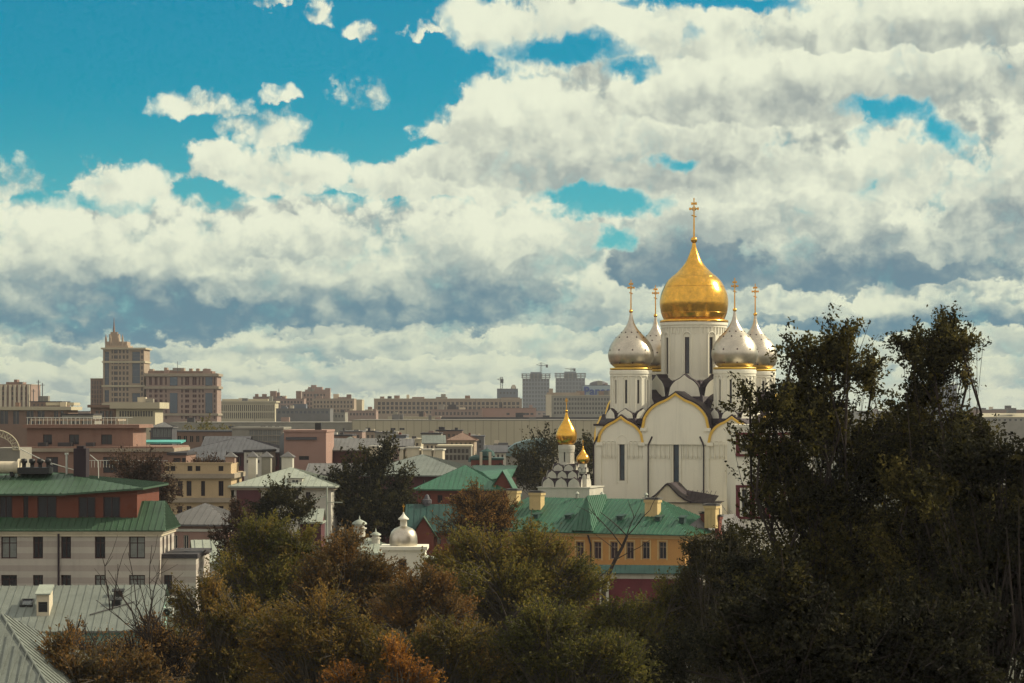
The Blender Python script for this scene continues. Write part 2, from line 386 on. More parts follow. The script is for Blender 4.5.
def put_windows(root, p0, p1, ops, depth=.25, style='far', frame='frame_beige', glass='glass', name='window', alt=None):
    p0, p1 = Vector((p0[0], p0[1])), Vector((p1[0], p1[1])); d = (p1-p0).normalized(); ni = Vector((-d.y, d.x)); rz = math.atan2(d.y, d.x)
    for i, (a, b, c, e) in enumerate(ops):
        gl = glass
        if alt and rnd.random() < alt[1]: gl = alt[0]
        ms = win_parts(b-a, e-c, style, frame, gl)
        q = p0+d*a+ni*(depth-.03)
        o = bpy.data.objects.new(name, ms[0]); sc.collection.objects.link(o); o.parent = root; o.location = (q.x, q.y, c); o.rotation_euler = (0, 0, rz)
        if len(ms) > 1:
            k = bpy.data.objects.new('pane', ms[1]); sc.collection.objects.link(k); k.parent = o
class Site:
    """local frame of a building: origin front-left corner on the ground, x along the front, y away from the viewer; px <-> metres"""
    def __init__(s, name, label, cat, xl, xr, Y, theta=0.0, group=None, z0=0.0):
        s.Y, s.th = Y, R(theta); s.L = ((xl-512)/F*Y, Y); s.c, s.s = math.cos(s.th), math.sin(s.th); s.z0 = z0
        s.root = empty(name, (s.L[0], Y, z0), -s.th, label, cat, group); s.w = s.x(xr)
    def x(s, px, dep=0.0):
        k = (px-512)/F; ox, oy = s.L[0]+dep*s.s, s.L[1]+dep*s.c
        return (k*oy-ox)/(s.c+k*s.s)
    def z(s, py, x=0.0, dep=0.0):
        Yp = s.L[1]-x*s.s+dep*s.c; return H+(HOR-py)/F*Yp-s.z0
    def grid(s, rows, cols, wf=None, wpx=None):
        """rows [(ytop,ybot)], cols list of px centres or (x0,x1,n); returns openings"""
        if isinstance(cols, tuple):
            a, b, n = cols; st = (b-a)/n; cols = [a+st*(i+.5) for i in range(n)]; wpx = wpx or st*(wf or .5)
        ops = []
        for (t, b) in rows:
            for cpx in cols:
                cp, wp = (cpx if isinstance(cpx, tuple) else (cpx, wpx))
                x0, x1 = s.x(cp-wp/2), s.x(cp+wp/2); ops.append((x0, x1, s.z(b, (x0+x1)/2), s.z(t, (x0+x1)/2)))
        return ops
def block(name, label, cat, xl, xr, Y, ytop, depth=14, theta=0, wall='pale', rows=(), cols=(), wf=.5, wpx=None, style='far', frame='frame_beige', glass='glass', roof='parapet', roofmat='tar',
          group=None, side=None, cornice=None, rise=3.0, over=.4, alt=None, wdepth=.25, seams=None, ops_extra=()):
    """general building: walls with cut window openings, windows, roof"""
    S = Site(name, label, cat, xl, xr, Y, theta, group); w = S.w; z1 = S.z(ytop); D = depth
    ops = (S.grid(rows, cols, wf, wpx) if rows else [])+list(ops_extra)
    mb = MB(); ops = mb.facade((0,0), (w,0), 0, z1, ops, wdepth)
    sops = []
    if side:    # right side: (rows of z from top in m, n columns, width)
        for (za, zb) in side[0]:
            for i in range(side[1]): c = D*(i+.5)/side[1]; sops.append((c-side[2]/2, c+side[2]/2, z1-zb, z1-za))
    sops = mb.facade((w,0), (w,D), 0, z1, sops, wdepth)
    mb.facade((w,D), (0,D), 0, z1); mb.facade((0,D), (0,0), 0, z1)
    # inner floor behind windows is closed by the panes
    if roof == 'parapet': mb.face([(0,0,z1-.4),(w,0,z1-.4),(w,D,z1-.4),(0,D,z1-.4)]) if False else None
    wl = mb.build('wall', M[wall], S.root)
    put_windows(S.root, (0,0), (w,0), ops, wdepth, style, frame, glass, alt=alt)
    put_windows(S.root, (w,0), (w,D), sops, wdepth, style, frame, glass, alt=alt)
    rb = MB(); o = over
    if roof == 'parapet':
        rb.box(-.15, w+.15, -.15, D+.15, z1-.02, z1+.35); 
    elif roof == 'slab':
        rb.box(-o, w+o, -o, D+o, z1-.02, z1+rise)
    elif roof == 'hip':
        i = min(D/2, w/2-.01); zt = z1+rise
        e = [(-o,-o,z1),(w+o,-o,z1),(w+o,D+o,z1),(-o,D+o,z1)]; r0 = (i,D/2,zt); r1 = (w-i,D/2,zt)
        sp = seams or .8
        for f in ([e[0],e[1],r1,r0],[e[1],e[2],r1],[e[2],e[3],r0,r1],[e[3],e[0],r0]): rb.roofface(f, sp, h=.06)
        rb.box(-o, w+o, -o, D+o, z1-.2, z1-.003)
    elif roof == 'gable':
        zt = z1+rise; sp = seams or .8
        rb.roofface([(-o,-o,z1),(w+o,-o,z1),(w+o,D/2,zt),(-o,D/2,zt)], sp, h=.06); rb.roofface([(w+o,D+o,z1),(-o,D+o,z1),(-o,D/2,zt),(w+o,D/2,zt)], sp, h=.06)
        rb.box(-o, w+o, -o, D+o, z1-.2, z1-.003)
        gb = MB(); 
        for x in (0, w): gb.face([(x,0,z1),(x,D,z1),(x,D/2,zt-.05)])
        gb.build('gable_wall', M[wall], S.root)
    rf = rb.build('roof', M[roofmat], S.root)
    if cornice:
        cb = MB()
        for (yy, hh, pr) in cornice:
            zc = S.z(yy); cb.box(-pr, w+pr, -pr, -.003, zc-hh/2, zc+hh/2); cb.box(w+.003, w+pr, -.003, D, zc-hh/2, zc+hh/2)
        cb.build('cornice', M[frame if frame != 'frame_dark' else 'frame_beige'], S.root)
    S.h = z1; S.D = D; S.roof = rf; S.wall = wl
    if Y >= 560 and roof != 'hip' and w > 8:      # plant, lift heads and masts on far roofs
        for k_ in range(rnd.randint(2, 3+int(w/25))):
            bw = rnd.uniform(1.2, 4.0)*(Y/1000)**.5; bx = rnd.uniform(.5, max(.6, w-bw-.5)); bd = rnd.uniform(1, D*.6); bh = rnd.uniform(.8, 2.6)*(Y/1000)**.5
            q = MB(); q.box(bx, min(bx+bw, w-.1), bd, bd+bw, z1+(.3 if roof == 'parapet' else rise-.05), z1+bh+(.3 if roof == 'parapet' else rise)); q.build('roof_box', M[rnd.choice(['tar','concrete','cream','brownish','grey_mid','pinkish'])], S.root)
        if rnd.random() < .5:
            bx = rnd.uniform(1, w-1); q = MB(); q.bar((bx,2,z1), (bx,2,z1+rnd.uniform(4,8)), .12*Y/1000, 4); q.build('antenna', M['grey_dark'], S.root)
    return S
def rboxes(S, items, name='roof_box', m='concrete'):
    """plant rooms and chimneys on a flat roof: px0, px1, ytop, depth offset, depth"""
    for it in items:
        a, b, yt, d0, dd = it[:5]; x0, x1 = S.x(a, d0), S.x(b, d0); z1 = S.z(yt, (x0+x1)/2, d0)
        q = MB(); q.box(x0, x1, d0, d0+dd, S.h-.05, max(z1, S.h+.3)); q.build(it[5] if len(it) > 5 else name, M[it[6] if len(it) > 6 else m], S.root)
def ogee(w, h, n=20, tip=.16, x0=0.0, z0=0.0):
    pts = []
    for i in range(n+1):
        u = -1+2*i/n; u = math.copysign(abs(u)**.85, u)
        z = h*((1-tip)*math.sqrt(max(0, 1-u*u))+tip*max(0, 1-abs(u)/.34)**1.5)
        pts.append((x0+w/2*u, z0+z))
    return pts
def rotT(ang, cx=0.0, cy=0.0):
    c, s = math.cos(ang), math.sin(ang)
    return lambda p: (cx+p[0]*c-p[1]*s, cy+p[0]*s+p[1]*c, p[2])
# ------------------------------------------------------------------ ground
gm = mat('city_ground', (.055,.055,.04), .95, var=.5, scale=.02, fine=.3)
q = MB(); q.face([(-30000,-3000,0),(30000,-3000,0),(30000,45000,0),(-30000,45000,0)])
tag(q.build('ground', gm), kind='structure')
# ------------------------------------------------------------------ cathedral
def cross(parent, z0, h, name='cross', m='gold', r=.09, x=0, y=0, label=None):
    b = MB(); b.bar((x,y,z0), (x,y,z0+h), r*1.1, 8, r*.7)
    for (k, hw) in ((.86, .05), (.73, .10)):
        b.bar((x-h*hw,y,z0+h*k), (x+h*hw,y,z0+h*k), r*.9, 6)
        for sg in (-1, 1): b.bar((x+sg*h*hw,y,z0+h*k-r*1.5), (x+sg*h*hw,y,z0+h*k+r*1.5), r*1.3, 6)
    b.bar((x-h*.06,y,z0+h*.55+h*.02), (x+h*.06,y,z0+h*.55-h*.02), r*.8, 6)
    ring = [(x+h*.05*math.cos(a), y, z0+h*.73+h*.05*math.sin(a)) for a in [i*math.pi/6 for i in range(12)]]
    for i in range(12): b.bar(ring[i], ring[(i+1) % 12], r*.45, 5, cap=False)
    return b.build(name, M[m], parent)
def ball(parent, z, r, m='gold', x=0, y=0, name='finial_ball'):
    b = MB(); b.lathe([(0.001,z-r)]+[(r*math.sin(a), z-r*math.cos(a)) for a in [math.pi*i/10 for i in range(1,10)]]+[(0.001,z+r)], 16, (x,y)); return b.build(name, M[m], parent)
def spline(prof, n=4):
    """Catmull-Rom through (r,z)"""
    out = []; P = [prof[0]]+prof+[prof[-1]]
    for i in range(1, len(P)-2):
        for k in range(n):
            t = k/n; o = []
            for c in (0, 1):
                a, b, d, e = P[i-1][c], P[i][c], P[i+1][c], P[i+2][c]
                o.append(.5*(2*b+(d-a)*t+(2*a-5*b+4*d-e)*t*t+(3*b-a-3*d+e)*t**3))
            out.append(tuple(o))
    out.append(prof[-1]); return out
def onion(parent, cx, cy, prof, m, name='dome', n=48):
    b = MB(); b.lathe(spline(prof), n, (0,0)); return b.build(name, M[m], parent, loc=(cx, cy, 0))
def kok(parent, wm, T, w, h, z0, y0=0.0, dep=.5, rd=1.2, low=0.6, edge=.12):
    """one keel-arched gable: white face, dark shell behind; T places it, facing -y"""
    wallb, roofb = MB(), MB()
    o = ogee(w, h, 16); wallb.prism_y([(-w/2, z0-low)]+[(x, z0+z) for x, z in o]+[(w/2, z0-low)], y0, y0+dep, T=T)
    o2 = ogee(w+edge*2, h+edge, 16); roofb.prism_y([(-w/2-edge, z0-low)]+[(x, z0+z) for x, z in o2]+[(w/2+edge, z0-low)], y0+.08, y0+rd, T=T)
    k_ = wallb.build('kokoshnik', M[wm], parent); roofb.build('kokoshnik_roof', M['roof_dark'], k_)
def drum(parent, cx, cy, r, z0, z1, n, every, ww, wz, wallm='white', ph=0.0, corn=.3, teeth=True, cols=True):
    """faceted drum with cut windows every k-th facet, cornice, colonnettes"""
    mb = MB(); allops = []
    pts = [(cx+r*math.cos(-math.pi/2+ph+2*math.pi*(i-.5)/n), cy+r*math.sin(-math.pi/2+ph+2*math.pi*(i-.5)/n)) for i in range(n)]
    for i in range(n):
        p0, p1 = pts[i], pts[(i+1) % n]; L = math.dist(p0, p1); ops = []
        if i % every == 0: ops = [(L/2-ww/2, L/2+ww/2, wz[0], wz[1])]
        ops = mb.facade(p0, p1, z0, z1, ops, .35)
        if ops: allops.append((p0, p1, ops))
    d = mb.build('drum', M[wallm], parent)
    for p0, p1, ops in allops: put_windows(d, p0, p1, ops, .35, 'grid', 'frame_dark', 'glass', 'drum_window')
    cb = MB(); H1 = z1
    cb.lathe([(r+.003,H1-1.0),(r+corn*.5,H1-.95),(r+corn*.5,H1-.75),(r+corn,H1-.55),(r+corn,H1-.1),(r+corn*.6,H1),(r*.9,H1+.02)], 48, (cx,cy), smooth=False)
    cb.lathe([(r+.003,z0+.5),(r+corn*.7,z0+.45),(r+corn*.7,z0),(r+.003,z0-.02)], 48, (cx,cy), smooth=False)
    cb.build('drum_cornice', M[wallm], d)
    if cols:
        cb = MB()
        for i in range(0, n):
            a = -math.pi/2+ph+2*math.pi*(i-.5)/n
            if every > 2 and (i % every) not in (0, 1): continue
            x, y = cx+(r+.03)*math.cos(a), cy+(r+.03)*math.sin(a); cb.bar((x,y,z0+.5), (x,y,wz[1]+.15), r*.025+.03, 6)
        # small arches over the bays
        for i in range(0, n, every):
            a0 = -math.pi/2+ph+2*math.pi*(i)/n
            T = rotT(a0+math.pi/2, cx, cy); hw = r*math.pi/n*every*.5 if every < 3 else r*math.pi/n
            for k in range(8):
                t0, t1 = math.pi*k/8, math.pi*(k+1)/8
                cb.bar(T((hw*math.cos(t0), -(r+.05)*1.0+.02, wz[1]+.15+hw*math.sin(t0))), T((hw*math.cos(t1), -(r+.05)*1.0+.02, wz[1]+.15+hw*math.sin(t1))), r*.02+.03, 5, cap=False)
        if teeth:
            for i in range(n*2):
                a = 2*math.pi*i/(n*2); T = rotT(a, cx, cy); 
                v = [T(p) for p in [(r-.05,-.09,H1-1.9),(r+.12,-.09,H1-1.9),(r+.12,.09,H1-1.9),(r-.05,.09,H1-1.9),(r-.05,-.09,H1-1.0),(r+.12,-.09,H1-1.0),(r+.12,.09,H1-1.0),(r-.05,.09,H1-1.0)]]
                cb.mesh(v, [(0,3,2,1),(4,5,6,7),(0,1,5,4),(1,2,6,5),(2,3,7,6),(3,0,4,7)])
        cb.build('blind_arcade', M[wallm], d)
    return d
CX, CY, CTH = (694-512)/F*360, 360.0, R(17)
cath = empty('cathedral', (CX, CY, 0), -CTH, 'white five-domed cathedral with large golden central onion dome and four silver ones', 'cathedral')
A = 12.5
wb = MB(); ops_f = [(A-8.4-.42, A-8.4+.42, 21.9, 27.9), (A-.45, A+.45, 21.7, 28.0), (A+8.4-.42, A+8.4+.42, 21.6, 27.7)]
cor = [(-A,-A),(A,-A),(A,A),(-A,A)]; sides = []
for i in range(4):
    o = wb.facade(cor[i], cor[(i+1) % 4], 0, 28.6, ops_f, .5); sides.append((cor[i], cor[(i+1) % 4], o))
wb.face([(-A,-A,28.6),(A,-A,28.6),(A,A,28.6),(-A,A,28.6)])
wb.build('wall', M['white'], cath)
for p0, p1, o in sides: put_windows(cath, p0, p1, o, .5, 'grid', 'frame_dark', 'glass_blue', 'tall_window')
gp = []
def archivolt(ga, T, w, h, z0, y, t=.38):
    o = ogee(w, h, 28); i_ = ogee(w-2*t, h-t, 28)
    n = len(o); vs = [T((x, y-.28, z0+z)) for x, z in o]+[T((x, y-.28, z0+z)) for x, z in i_]+[T((x, y+.05, z0+z)) for x, z in o]+[T((x, y+.05, z0+z)) for x, z in i_]
    fs = []
    for k in range(n-1): fs += [(k, n+k, n+k+1, k+1), (2*n+k, 2*n+k+1, 3*n+k+1, 3*n+k), (k, k+1, 2*n+k+1, 2*n+k), (n+k, 3*n+k, 3*n+k+1, n+k+1)]
    fs += [(0, 2*n, 3*n, n), (n-1, 2*n-1, 4*n-1, 3*n-1)]
    ga.mesh(vs, fs)
for k in range(4):
    T = rotT(k*math.pi/2)
    for (xc, w, h, zs, pr) in ((-8.55, 7.3, 4.0, 27.7, .12), (8.55, 7.3, 4.0, 27.7, .12), (0, 10.5, 5.3, 29.9, .34)):
        TT = (lambda p, T=T, xc=xc: T((p[0]+xc, p[1], p[2]))); gw, gr, ga = MB(), MB(), MB()
        o = ogee(w, h, 28)
        gw.prism_y([(-w/2, 27.4)]+[(x, zs+z) for x, z in o]+[(w/2, 27.4)], -A-pr, -A+.5, T=TT)
        o2 = ogee(w+.5, h+.28, 28)
        gr.prism_y([(-w/2-.25, zs-.3)]+[(x, zs+z) for x, z in o2]+[(w/2+.25, zs-.3)], -A-pr+.12, -.5 if xc == 0 else -3.0, T=TT)
        archivolt(ga, TT, w, h, zs, -A-pr)
        for sg in (-1, 1):   # impost blocks
            x0 = sg*(w/2-.35); v = [TT(p) for p in [(x0-.5,-A-pr-.3,zs-.5),(x0+.5,-A-pr-.3,zs-.5),(x0+.5,-A+.2,zs-.5),(x0-.5,-A+.2,zs-.5),(x0-.5,-A-pr-.3,zs),(x0+.5,-A-pr-.3,zs),(x0+.5,-A+.2,zs),(x0-.5,-A+.2,zs)]]
            gw.mesh(v, [(0,3,2,1),(4,5,6,7),(0,1,5,4),(1,2,6,5),(2,3,7,6),(3,0,4,7)])
        g_ = gw.build('gable_wall', M['white'], cath); gr.build('gable_roof', M['roof_dark'], g_); ga.build('gilded_arch', M['gold_paint'], g_)
    # pilasters
    for x0, x1 in ((-12.62,-11.6),(-5.1,-4.0),(4.0,5.1),(11.6,12.62)):
        v = [T(p) for p in [(x0,-A-.2,0),(x1,-A-.2,0),(x1,-A,0),(x0,-A,0),(x0,-A-.2,27.2),(x1,-A-.2,27.2),(x1,-A,27.2),(x0,-A,27.2)]]
        gw = MB(); gw.mesh(v, [(0,3,2,1),(4,5,6,7),(0,1,5,4),(1,2,6,5),(2,3,7,6),(3,0,4,7)]); gw.build('pilaster', M['white'], cath)
    # relief arcade: colonnettes with corbels and small arches
    for xa, xb in ((-11.5,-5.2),(-3.9,3.9),(5.2,11.5)):
        n = round((xb-xa)/.68); st = (xb-xa)/n
        xw = {-11.5:-8.4, -3.9:0, 5.2:8.4}[xa]; gar = MB()
        for i in range(n+1):
            x = xa+st*i
            if abs(x-xw) < .75: continue
            gar.bar(T((x,-A-.12,25.7)), T((x,-A-.12,27.6)), .09, 5); gar.bar(T((x,-A-.16,25.3)), T((x,-A-.16,25.75)), .10, 6, .20)
            if i < n and abs(x+st-xw) > .75:
                for k2 in range(6):
                    t0, t1 = math.pi*k2/6, math.pi*(k2+1)/6
                    gar.bar(T((x+st/2-st/2*math.cos(t0),-A-.12,27.6+st*.5*math.sin(t0))), T((x+st/2-st/2*math.cos(t1),-A-.12,27.6+st*.5*math.sin(t1))), .095, 5, cap=False)
        gar.build('blind_arcade', M['white'], cath); gar = MB()
        # window surround
        for sg in (-1, 1): gar.bar(T((xw+sg*.78,-A-.08,21.5)), T((xw+sg*.78,-A-.08,28.0)), .10, 6)
        for k2 in range(8):
            t0, t1 = math.pi*k2/8, math.pi*(k2+1)/8
            gar.bar(T((xw-.78*math.cos(t0),-A-.08,28.0+.78*math.sin(t0))), T((xw-.78*math.cos(t1),-A-.08,28.0+.78*math.sin(t1))), .10, 5, cap=False)
        gar.build('window_surround', M['white'], cath)
# downpipes
for k in range(4):
    T = rotT(k*math.pi/2)
    for x in (-12.72, -4.2, 4.35):
        b = MB(); b.bar(T((x,-A-.45,0)), T((x,-A-.45,27.3)), .11, 8); b.bar(T((x,-A-.45,27.3)), T((x-.6*math.copysign(1,x),-A-.35,28.6)), .13, 8); b.build('downpipe', M['roof_dark'], cath)
# corner blocks and inner stepped roof
cb = MB(); rb = MB()
for sx in (-1, 1):
    for sy in (-1, 1):
        cb = MB(); cb.box(min(sx*12.5,sx*11.3), max(sx*12.5,sx*11.3), min(sy*12.5,sy*11.3), max(sy*12.5,sy*11.3), 28.3, 30.2); cb.build('corner_wall', M['white'], cath)
        rb = MB(); rb.box(min(sx*12.8,sx*10.5), max(sx*12.8,sx*10.5), min(sy*12.8,sy*10.5), max(sy*12.8,sy*10.5), 30.2, 30.5); rb.build('corner_roof', M['roof_dark'], cath)
rb = MB(); rb.lathe([(9.5,31.0),(7.3,35.0),(5.6,37.0),(4.9,37.4)], 8, smooth=False, ph=math.pi/8)
rb.build('roof', M['roof_dark'], cath)
for i in range(8):
    T = rotT(i*math.pi/4); kok(cath, 'white', T, 4.9, 3.1, 34.9, -6.9, .5, 3.0, 1.2, .16)
for i in range(4):
    T = rotT(i*math.pi/2+math.pi/4); kok(cath, 'white', T, 5.2, 3.0, 32.6, -8.9, .5, 4.0, 1.2, .16)
# central drum and gold dome
k = 6.417; Z = lambda py: H+(HOR-py)/k
drum(cath, 0, 0, 5.0, 37.0, Z(322), 24, 3, .72, (38.2, Z(338)), corn=.28)
prof = [(29.5/k,Z(322)),(30.6/k,Z(319)),(32.9/k,Z(313)),(34.3/k,Z(304)),(33.8/k,Z(297.6)),(32/k,Z(291)),(26.3/k,Z(280.4)),(16.6/k,Z(271.8)),(9/k,Z(263)),(5/k,Z(254.6)),(2.6/k,Z(248)),(1.6/k,Z(243))]
dm = onion(cath, 0, 0, prof, 'gold', n=64)
b = MB(); b.lathe([(5.0,Z(323)),(5.35,Z(322.6)),(5.35,Z(320.5)),(4.8,Z(319.6))], 48); b.build('dome_rim', M['gold'], dm)
# seam lines of the gilded sheets
b = MB()
for zz, rr in ((Z(313),32.95/k),(Z(300),34.05/k),(Z(287),30.4/k),(Z(277),22.8/k)): b.lathe([(rr,zz-.03),(rr+.025,zz),(rr,zz+.03)], 64)
b.build('dome_seams', M['gold'], dm)
ball(dm, Z(240), .52); cross(dm, Z(238), Z(198)-Z(238), r=.13)
# four silver side domes
for (lx, ly) in ((-8.09,-8.09),(8.09,-8.09),(-8.09,8.09),(8.09,8.09)):
    k = 6.53; zb = 38.7
    drum(cath, lx, ly, 3.08, 31.5, zb, 20, 2, .36, (33.6, 37.2), corn=.2, teeth=False)
    pr = [(15.5,0),(20.9,5),(23,12.7),(22.4,18.4),(19.8,25),(15,31.5),(10,36.6),(6,41.9),(3.3,47),(1.9,52.4),(1.2,57)]
    pr = [(r/k, zb+.35+h/k*.97) for r, h in pr]
    b = MB(); b.lathe(spline(pr), 48)
    for row, (r, z) in enumerate([pr[1], pr[2], pr[3], pr[5], pr[6]]):
        if row == 1: continue
        for i in range(10):
            a = 6.2832*(i+.5*(row % 2))/10; c = Vector((r*math.cos(a), r*math.sin(a), z)); nrm = Vector((math.cos(a), math.sin(a), .2+.5*(row > 1)))
            b.bar(c-nrm*.03, c+nrm*.04, .15, 8, .11, mi=1)
    d = b.build('dome', [M['silver'], M['frame_dark']], cath, loc=(lx, ly, 0))
    b = MB(); b.lathe([(3.0,zb+.05),(3.24,zb+.07),(3.24,zb+.36),(2.3,zb+.42)], 40); b.build('dome_rim', M['gold_paint'], d)
    zt = pr[-1][1]; ball(d, zt+.25, .30); cross(d, zt+.5, 4.6, r=.10)
    for i in range(8):
        T = rotT(i*math.pi/4, lx, ly); kok(cath, 'white', T, 2.5, 1.5, 31.3, -3.7, .3, 1.6, .8, .10)
    b = MB(); b.lathe([(4.6,30.6),(3.3,32.2)], 8, (lx,ly), smooth=False, ph=math.pi/8); b.build('drum_base_roof', M['roof_dark'], cath)
# ------------------------------------------------------------------ small domed church beside it
SY = 332.0; k = F/SY; Z = lambda py: zat(py, SY)
ch = empty('small_church', ((567-512)/k, SY+3, 0), -R(17), 'small white church with stepped kokoshniks and two little golden domes', 'church')
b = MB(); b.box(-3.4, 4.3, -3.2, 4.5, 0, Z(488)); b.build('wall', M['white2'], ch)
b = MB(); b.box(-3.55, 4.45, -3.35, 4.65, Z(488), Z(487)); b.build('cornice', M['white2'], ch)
for (hw, n, zb, ah) in ((2.85, 3, Z(487), 1.35), (2.3, 3, Z(478.5), 1.1), (1.6, 2, Z(471.2), .95)):
    w = 2*hw/n
    for s4 in range(4):
        T = rotT(s4*math.pi/2)
        for i in range(n):
            x = -hw+w*(i+.5); TT = (lambda p, T=T, x=x: T((p[0]+x, p[1], p[2])))
            kok(ch, 'white2', TT, w*.92, ah*.9, zb+.12, -hw-.1, .3, hw, .12, .09)
drum(ch, 0, 0, 1.12, Z(467), Z(445.5), 12, 3, .22, (Z(462), Z(451)), 'white2', corn=.1, teeth=False, cols=False)
pr = [(7.2,444.6),(9.6,441.5),(10.6,437),(10.3,433),(8.6,428.5),(5.8,424),(3.3,420),(1.8,416),(1.0,412.5)]
d = onion(ch, 0, 0, [(r/k, Z(y)) for r, y in pr], 'gold', n=32)
ball(d, Z(411), .22); cross(d, Z(410), 1.8, r=.06)
ox, oy = 2.75, -1.0
b = MB(); b.box(ox-.75, ox+.75, oy-.75, oy+.75, Z(489), Z(478)); b.build('wall', M['white2'], ch)
for zb, hw in ((Z(478), .78), (Z(471.5), .6)):
    for s4 in range(4):
        T = rotT(s4*math.pi/2, ox, oy)
        for x in (-hw/2, hw/2):
            TT = (lambda p, T=T, x=x: T((p[0]+x, p[1], p[2]))); kok(ch, 'white2', TT, hw*.9, .55, zb, -hw-.05, .2, hw, .1, .06)
drum(ch, ox, oy, .5, Z(474), Z(464), 10, 5, .12, (Z(471), Z(466)), 'white2', corn=.06, teeth=False, cols=False)
pr = [(4.4,463.6),(6.0,461.5),(6.6,459),(5.6,456),(3.4,453.3),(1.6,450.5),(.8,448)]
d = onion(ch, ox, oy, [(r/k, Z(y)) for r, y in pr], 'gold', n=24)
ball(d, Z(447.4), .13); cross(d, Z(447), 1.0, r=.04)
# ------------------------------------------------------------------ yellow monastery building
S = Site('monastery_building', 'long ochre yellow building with bright green metal roof below the cathedral', 'building', 462, 685, 318.5, 26)
w, D = S.w, 15.0; zE = S.z(532, w*.5); zR = zE+4.3
cols = [(x, 7.6) for x in (474,487,500,513,528.5,544,562,580,597.6,614,630,646,662.6)]
mb = MB(); ops = mb.facade((0,0), (w,0), 0, zE, S.grid([(542,559)], cols)+S.grid([(586,602)], cols), .3)
sops = mb.facade((w,0), (w,D), 0, zE, [(a, a+1.1, zE-3.6, zE-1.3) for a in (2.2, 5.6, 9.0, 12.2)], .3)
mb.facade((w,D), (0,D), 0, zE); mb.facade((0,D), (0,0), 0, zE); mb.build('wall', M['yellow'], S.root)
put_windows(S.root, (0,0), (w,0), ops, .3, 'cross', 'frame_beige'); put_windows(S.root, (w,0), (w,D), sops, .3, 'cross', 'frame_beige')
b = MB()
for (a, c_, e, f) in ops:
    b.box(a-.18, a-.003, -.07, -.002, e-.15, f+.1); b.box(c_+.003, c_+.18, -.07, -.002, e-.15, f+.1); b.box(a-.18, c_+.18, -.09, -.002, f+.1, f+.28)
b.build('window_surround', M['yellow_pale'], S.root)
b = MB(); b.box(-.35, w+.35, -.35, D+.35, zE-.35, zE-.05); b.box(-.15, w+.15, -.15, D+.15, zE-.6, zE-.35); b.box(-.12, w+.12, -.12, -.003, S.z(566,w*.5), S.z(564,w*.5)); b.build('cornice', M['yellow_pale'], S.root)
rb = MB(); o = .7; i = 6.6
e = [(-o,-o,zE),(w+o,-o,zE),(w+o,D+o,zE),(-o,D+o,zE)]; r0, r1 = (i,D/2,zR), (w-i,D/2,zR)
for f in ([e[0],e[1],r1,r0],[e[1],e[2],r1],[e[2],e[3],r0,r1],[e[3],e[0],r0]): rb.roofface(f, .62, h=.07)
rb.box(-o, w+o, -o, D+o, zE-.12, zE-.004)
rf = rb.build('roof', M['green'], S.root)
# cross gable in the middle of the roof
xm = S.x(606, D/2)
b = MB(); hw = 1.6; zt = zR+.6
b.roofface([(xm-hw,-o-.1,zE+.15),(xm-hw,D/2,zE+.15),(xm,D/2,zt),(xm,.9,zt)][::-1] and [(xm-hw,D/2,zE+.25),(xm-hw,-o-.1,zE+.25),(xm,1.2,zt),(xm,D/2,zt)], .62, h=.06)
b.roofface([(xm+hw,-o-.1,zE+.25),(xm+hw,D/2,zE+.25),(xm,D/2,zt),(xm,1.2,zt)], .62, h=.06)
b.roofface([(xm-hw,-o-.1,zE+.25),(xm+hw,-o-.1,zE+.25),(xm,1.2,zt)], .62, h=.06); b.build('cross_gable', M['green'], S.root)
def chimney(S, px, yt, yb, wpx, dep, m='yellow_pale', dpt=1.3, cap='grey_mid', name='chimney', parent=None):
    x0, x1 = S.x(px-wpx/2, dep), S.x(px+wpx/2, dep); z1 = S.z(yt, (x0+x1)/2, dep); z0 = S.z(yb, (x0+x1)/2, dep)
    b = MB(); b.box(x0, x1, dep, dep+dpt, z0-1.5, z1-.35); b.box(x0-.12, x1+.12, dep-.12, dep+dpt+.12, z1-.75, z1-.35)
    c_ = b.build(name, M[m], parent or S.root)
    b = MB(); b.box(x0-.2, x1+.2, dep-.2, dep+dpt+.2, z1-.35, z1-.25); b.box(x0+.1, x1-.1, dep+.1, dep+dpt-.1, z1-.25, z1-.1)
    xm_ = (x0+x1)/2; b.slab([(x0-.25,dep-.25,z1-.1),(x1+.25,dep-.25,z1-.1),(x1+.25,dep+dpt+.25,z1-.1),(x0-.25,dep+dpt+.25,z1-.1)], .06); b.build('chimney_cap', M[cap], c_); return c_
for (px, yt, yb, dep, wp) in ((512,488,503,5.6,9),(535,490,509,4.4,11),(651,497,513,3.4,12.5),(710,503,517,7,11)): chimney(S, px, yt, yb, wp, dep)
for (px, yt, yb) in ((703,511,521),(717,514,528)): chimney(S, px, yt, yb, 4.5, 8, 'redbrick', 1.0, 'black', name='flue')
for px, py in ((568,523),(620,524),(658,524),(682,524),(536,523)):       # small roof vents
    x = S.x(px, 2.5); z = zE+(2.5+o)*(zR-zE)/(D/2+o); b = MB(); b.slab([(x-.5,2.1,z+.5),(x+.5,2.1,z+.5),(x+.5,3.6,z+.75),(x-.5,3.6,z+.75)], .08); b.box(x-.35, x+.35, 2.3, 3.2, z-.3, z+.45); b.build('roof_vent', M['green_teal'], S.root)
for px in (577, 602, 646):
    x = S.x(px, 7.5); b = MB(); b.bar((x,7.5,zR-.3), (x,7.5,zR+.6), .2, 8); b.bar((x,7.5,zR+.6), (x,7.5,zR+.9), .36, 8, .1); b.build('roof_vent', M['pale_metal'], S.root)
b = MB(); x = S.x(588.5); b.bar((x,-.25,zE-.3), (x+.4,-.2,zE-1.6), .12, 8); b.bar((x+.4,-.2,zE-1.6), (x+.4,-.2,2), .12, 8); b.build('downpipe', M['roof_dark'], S.root)
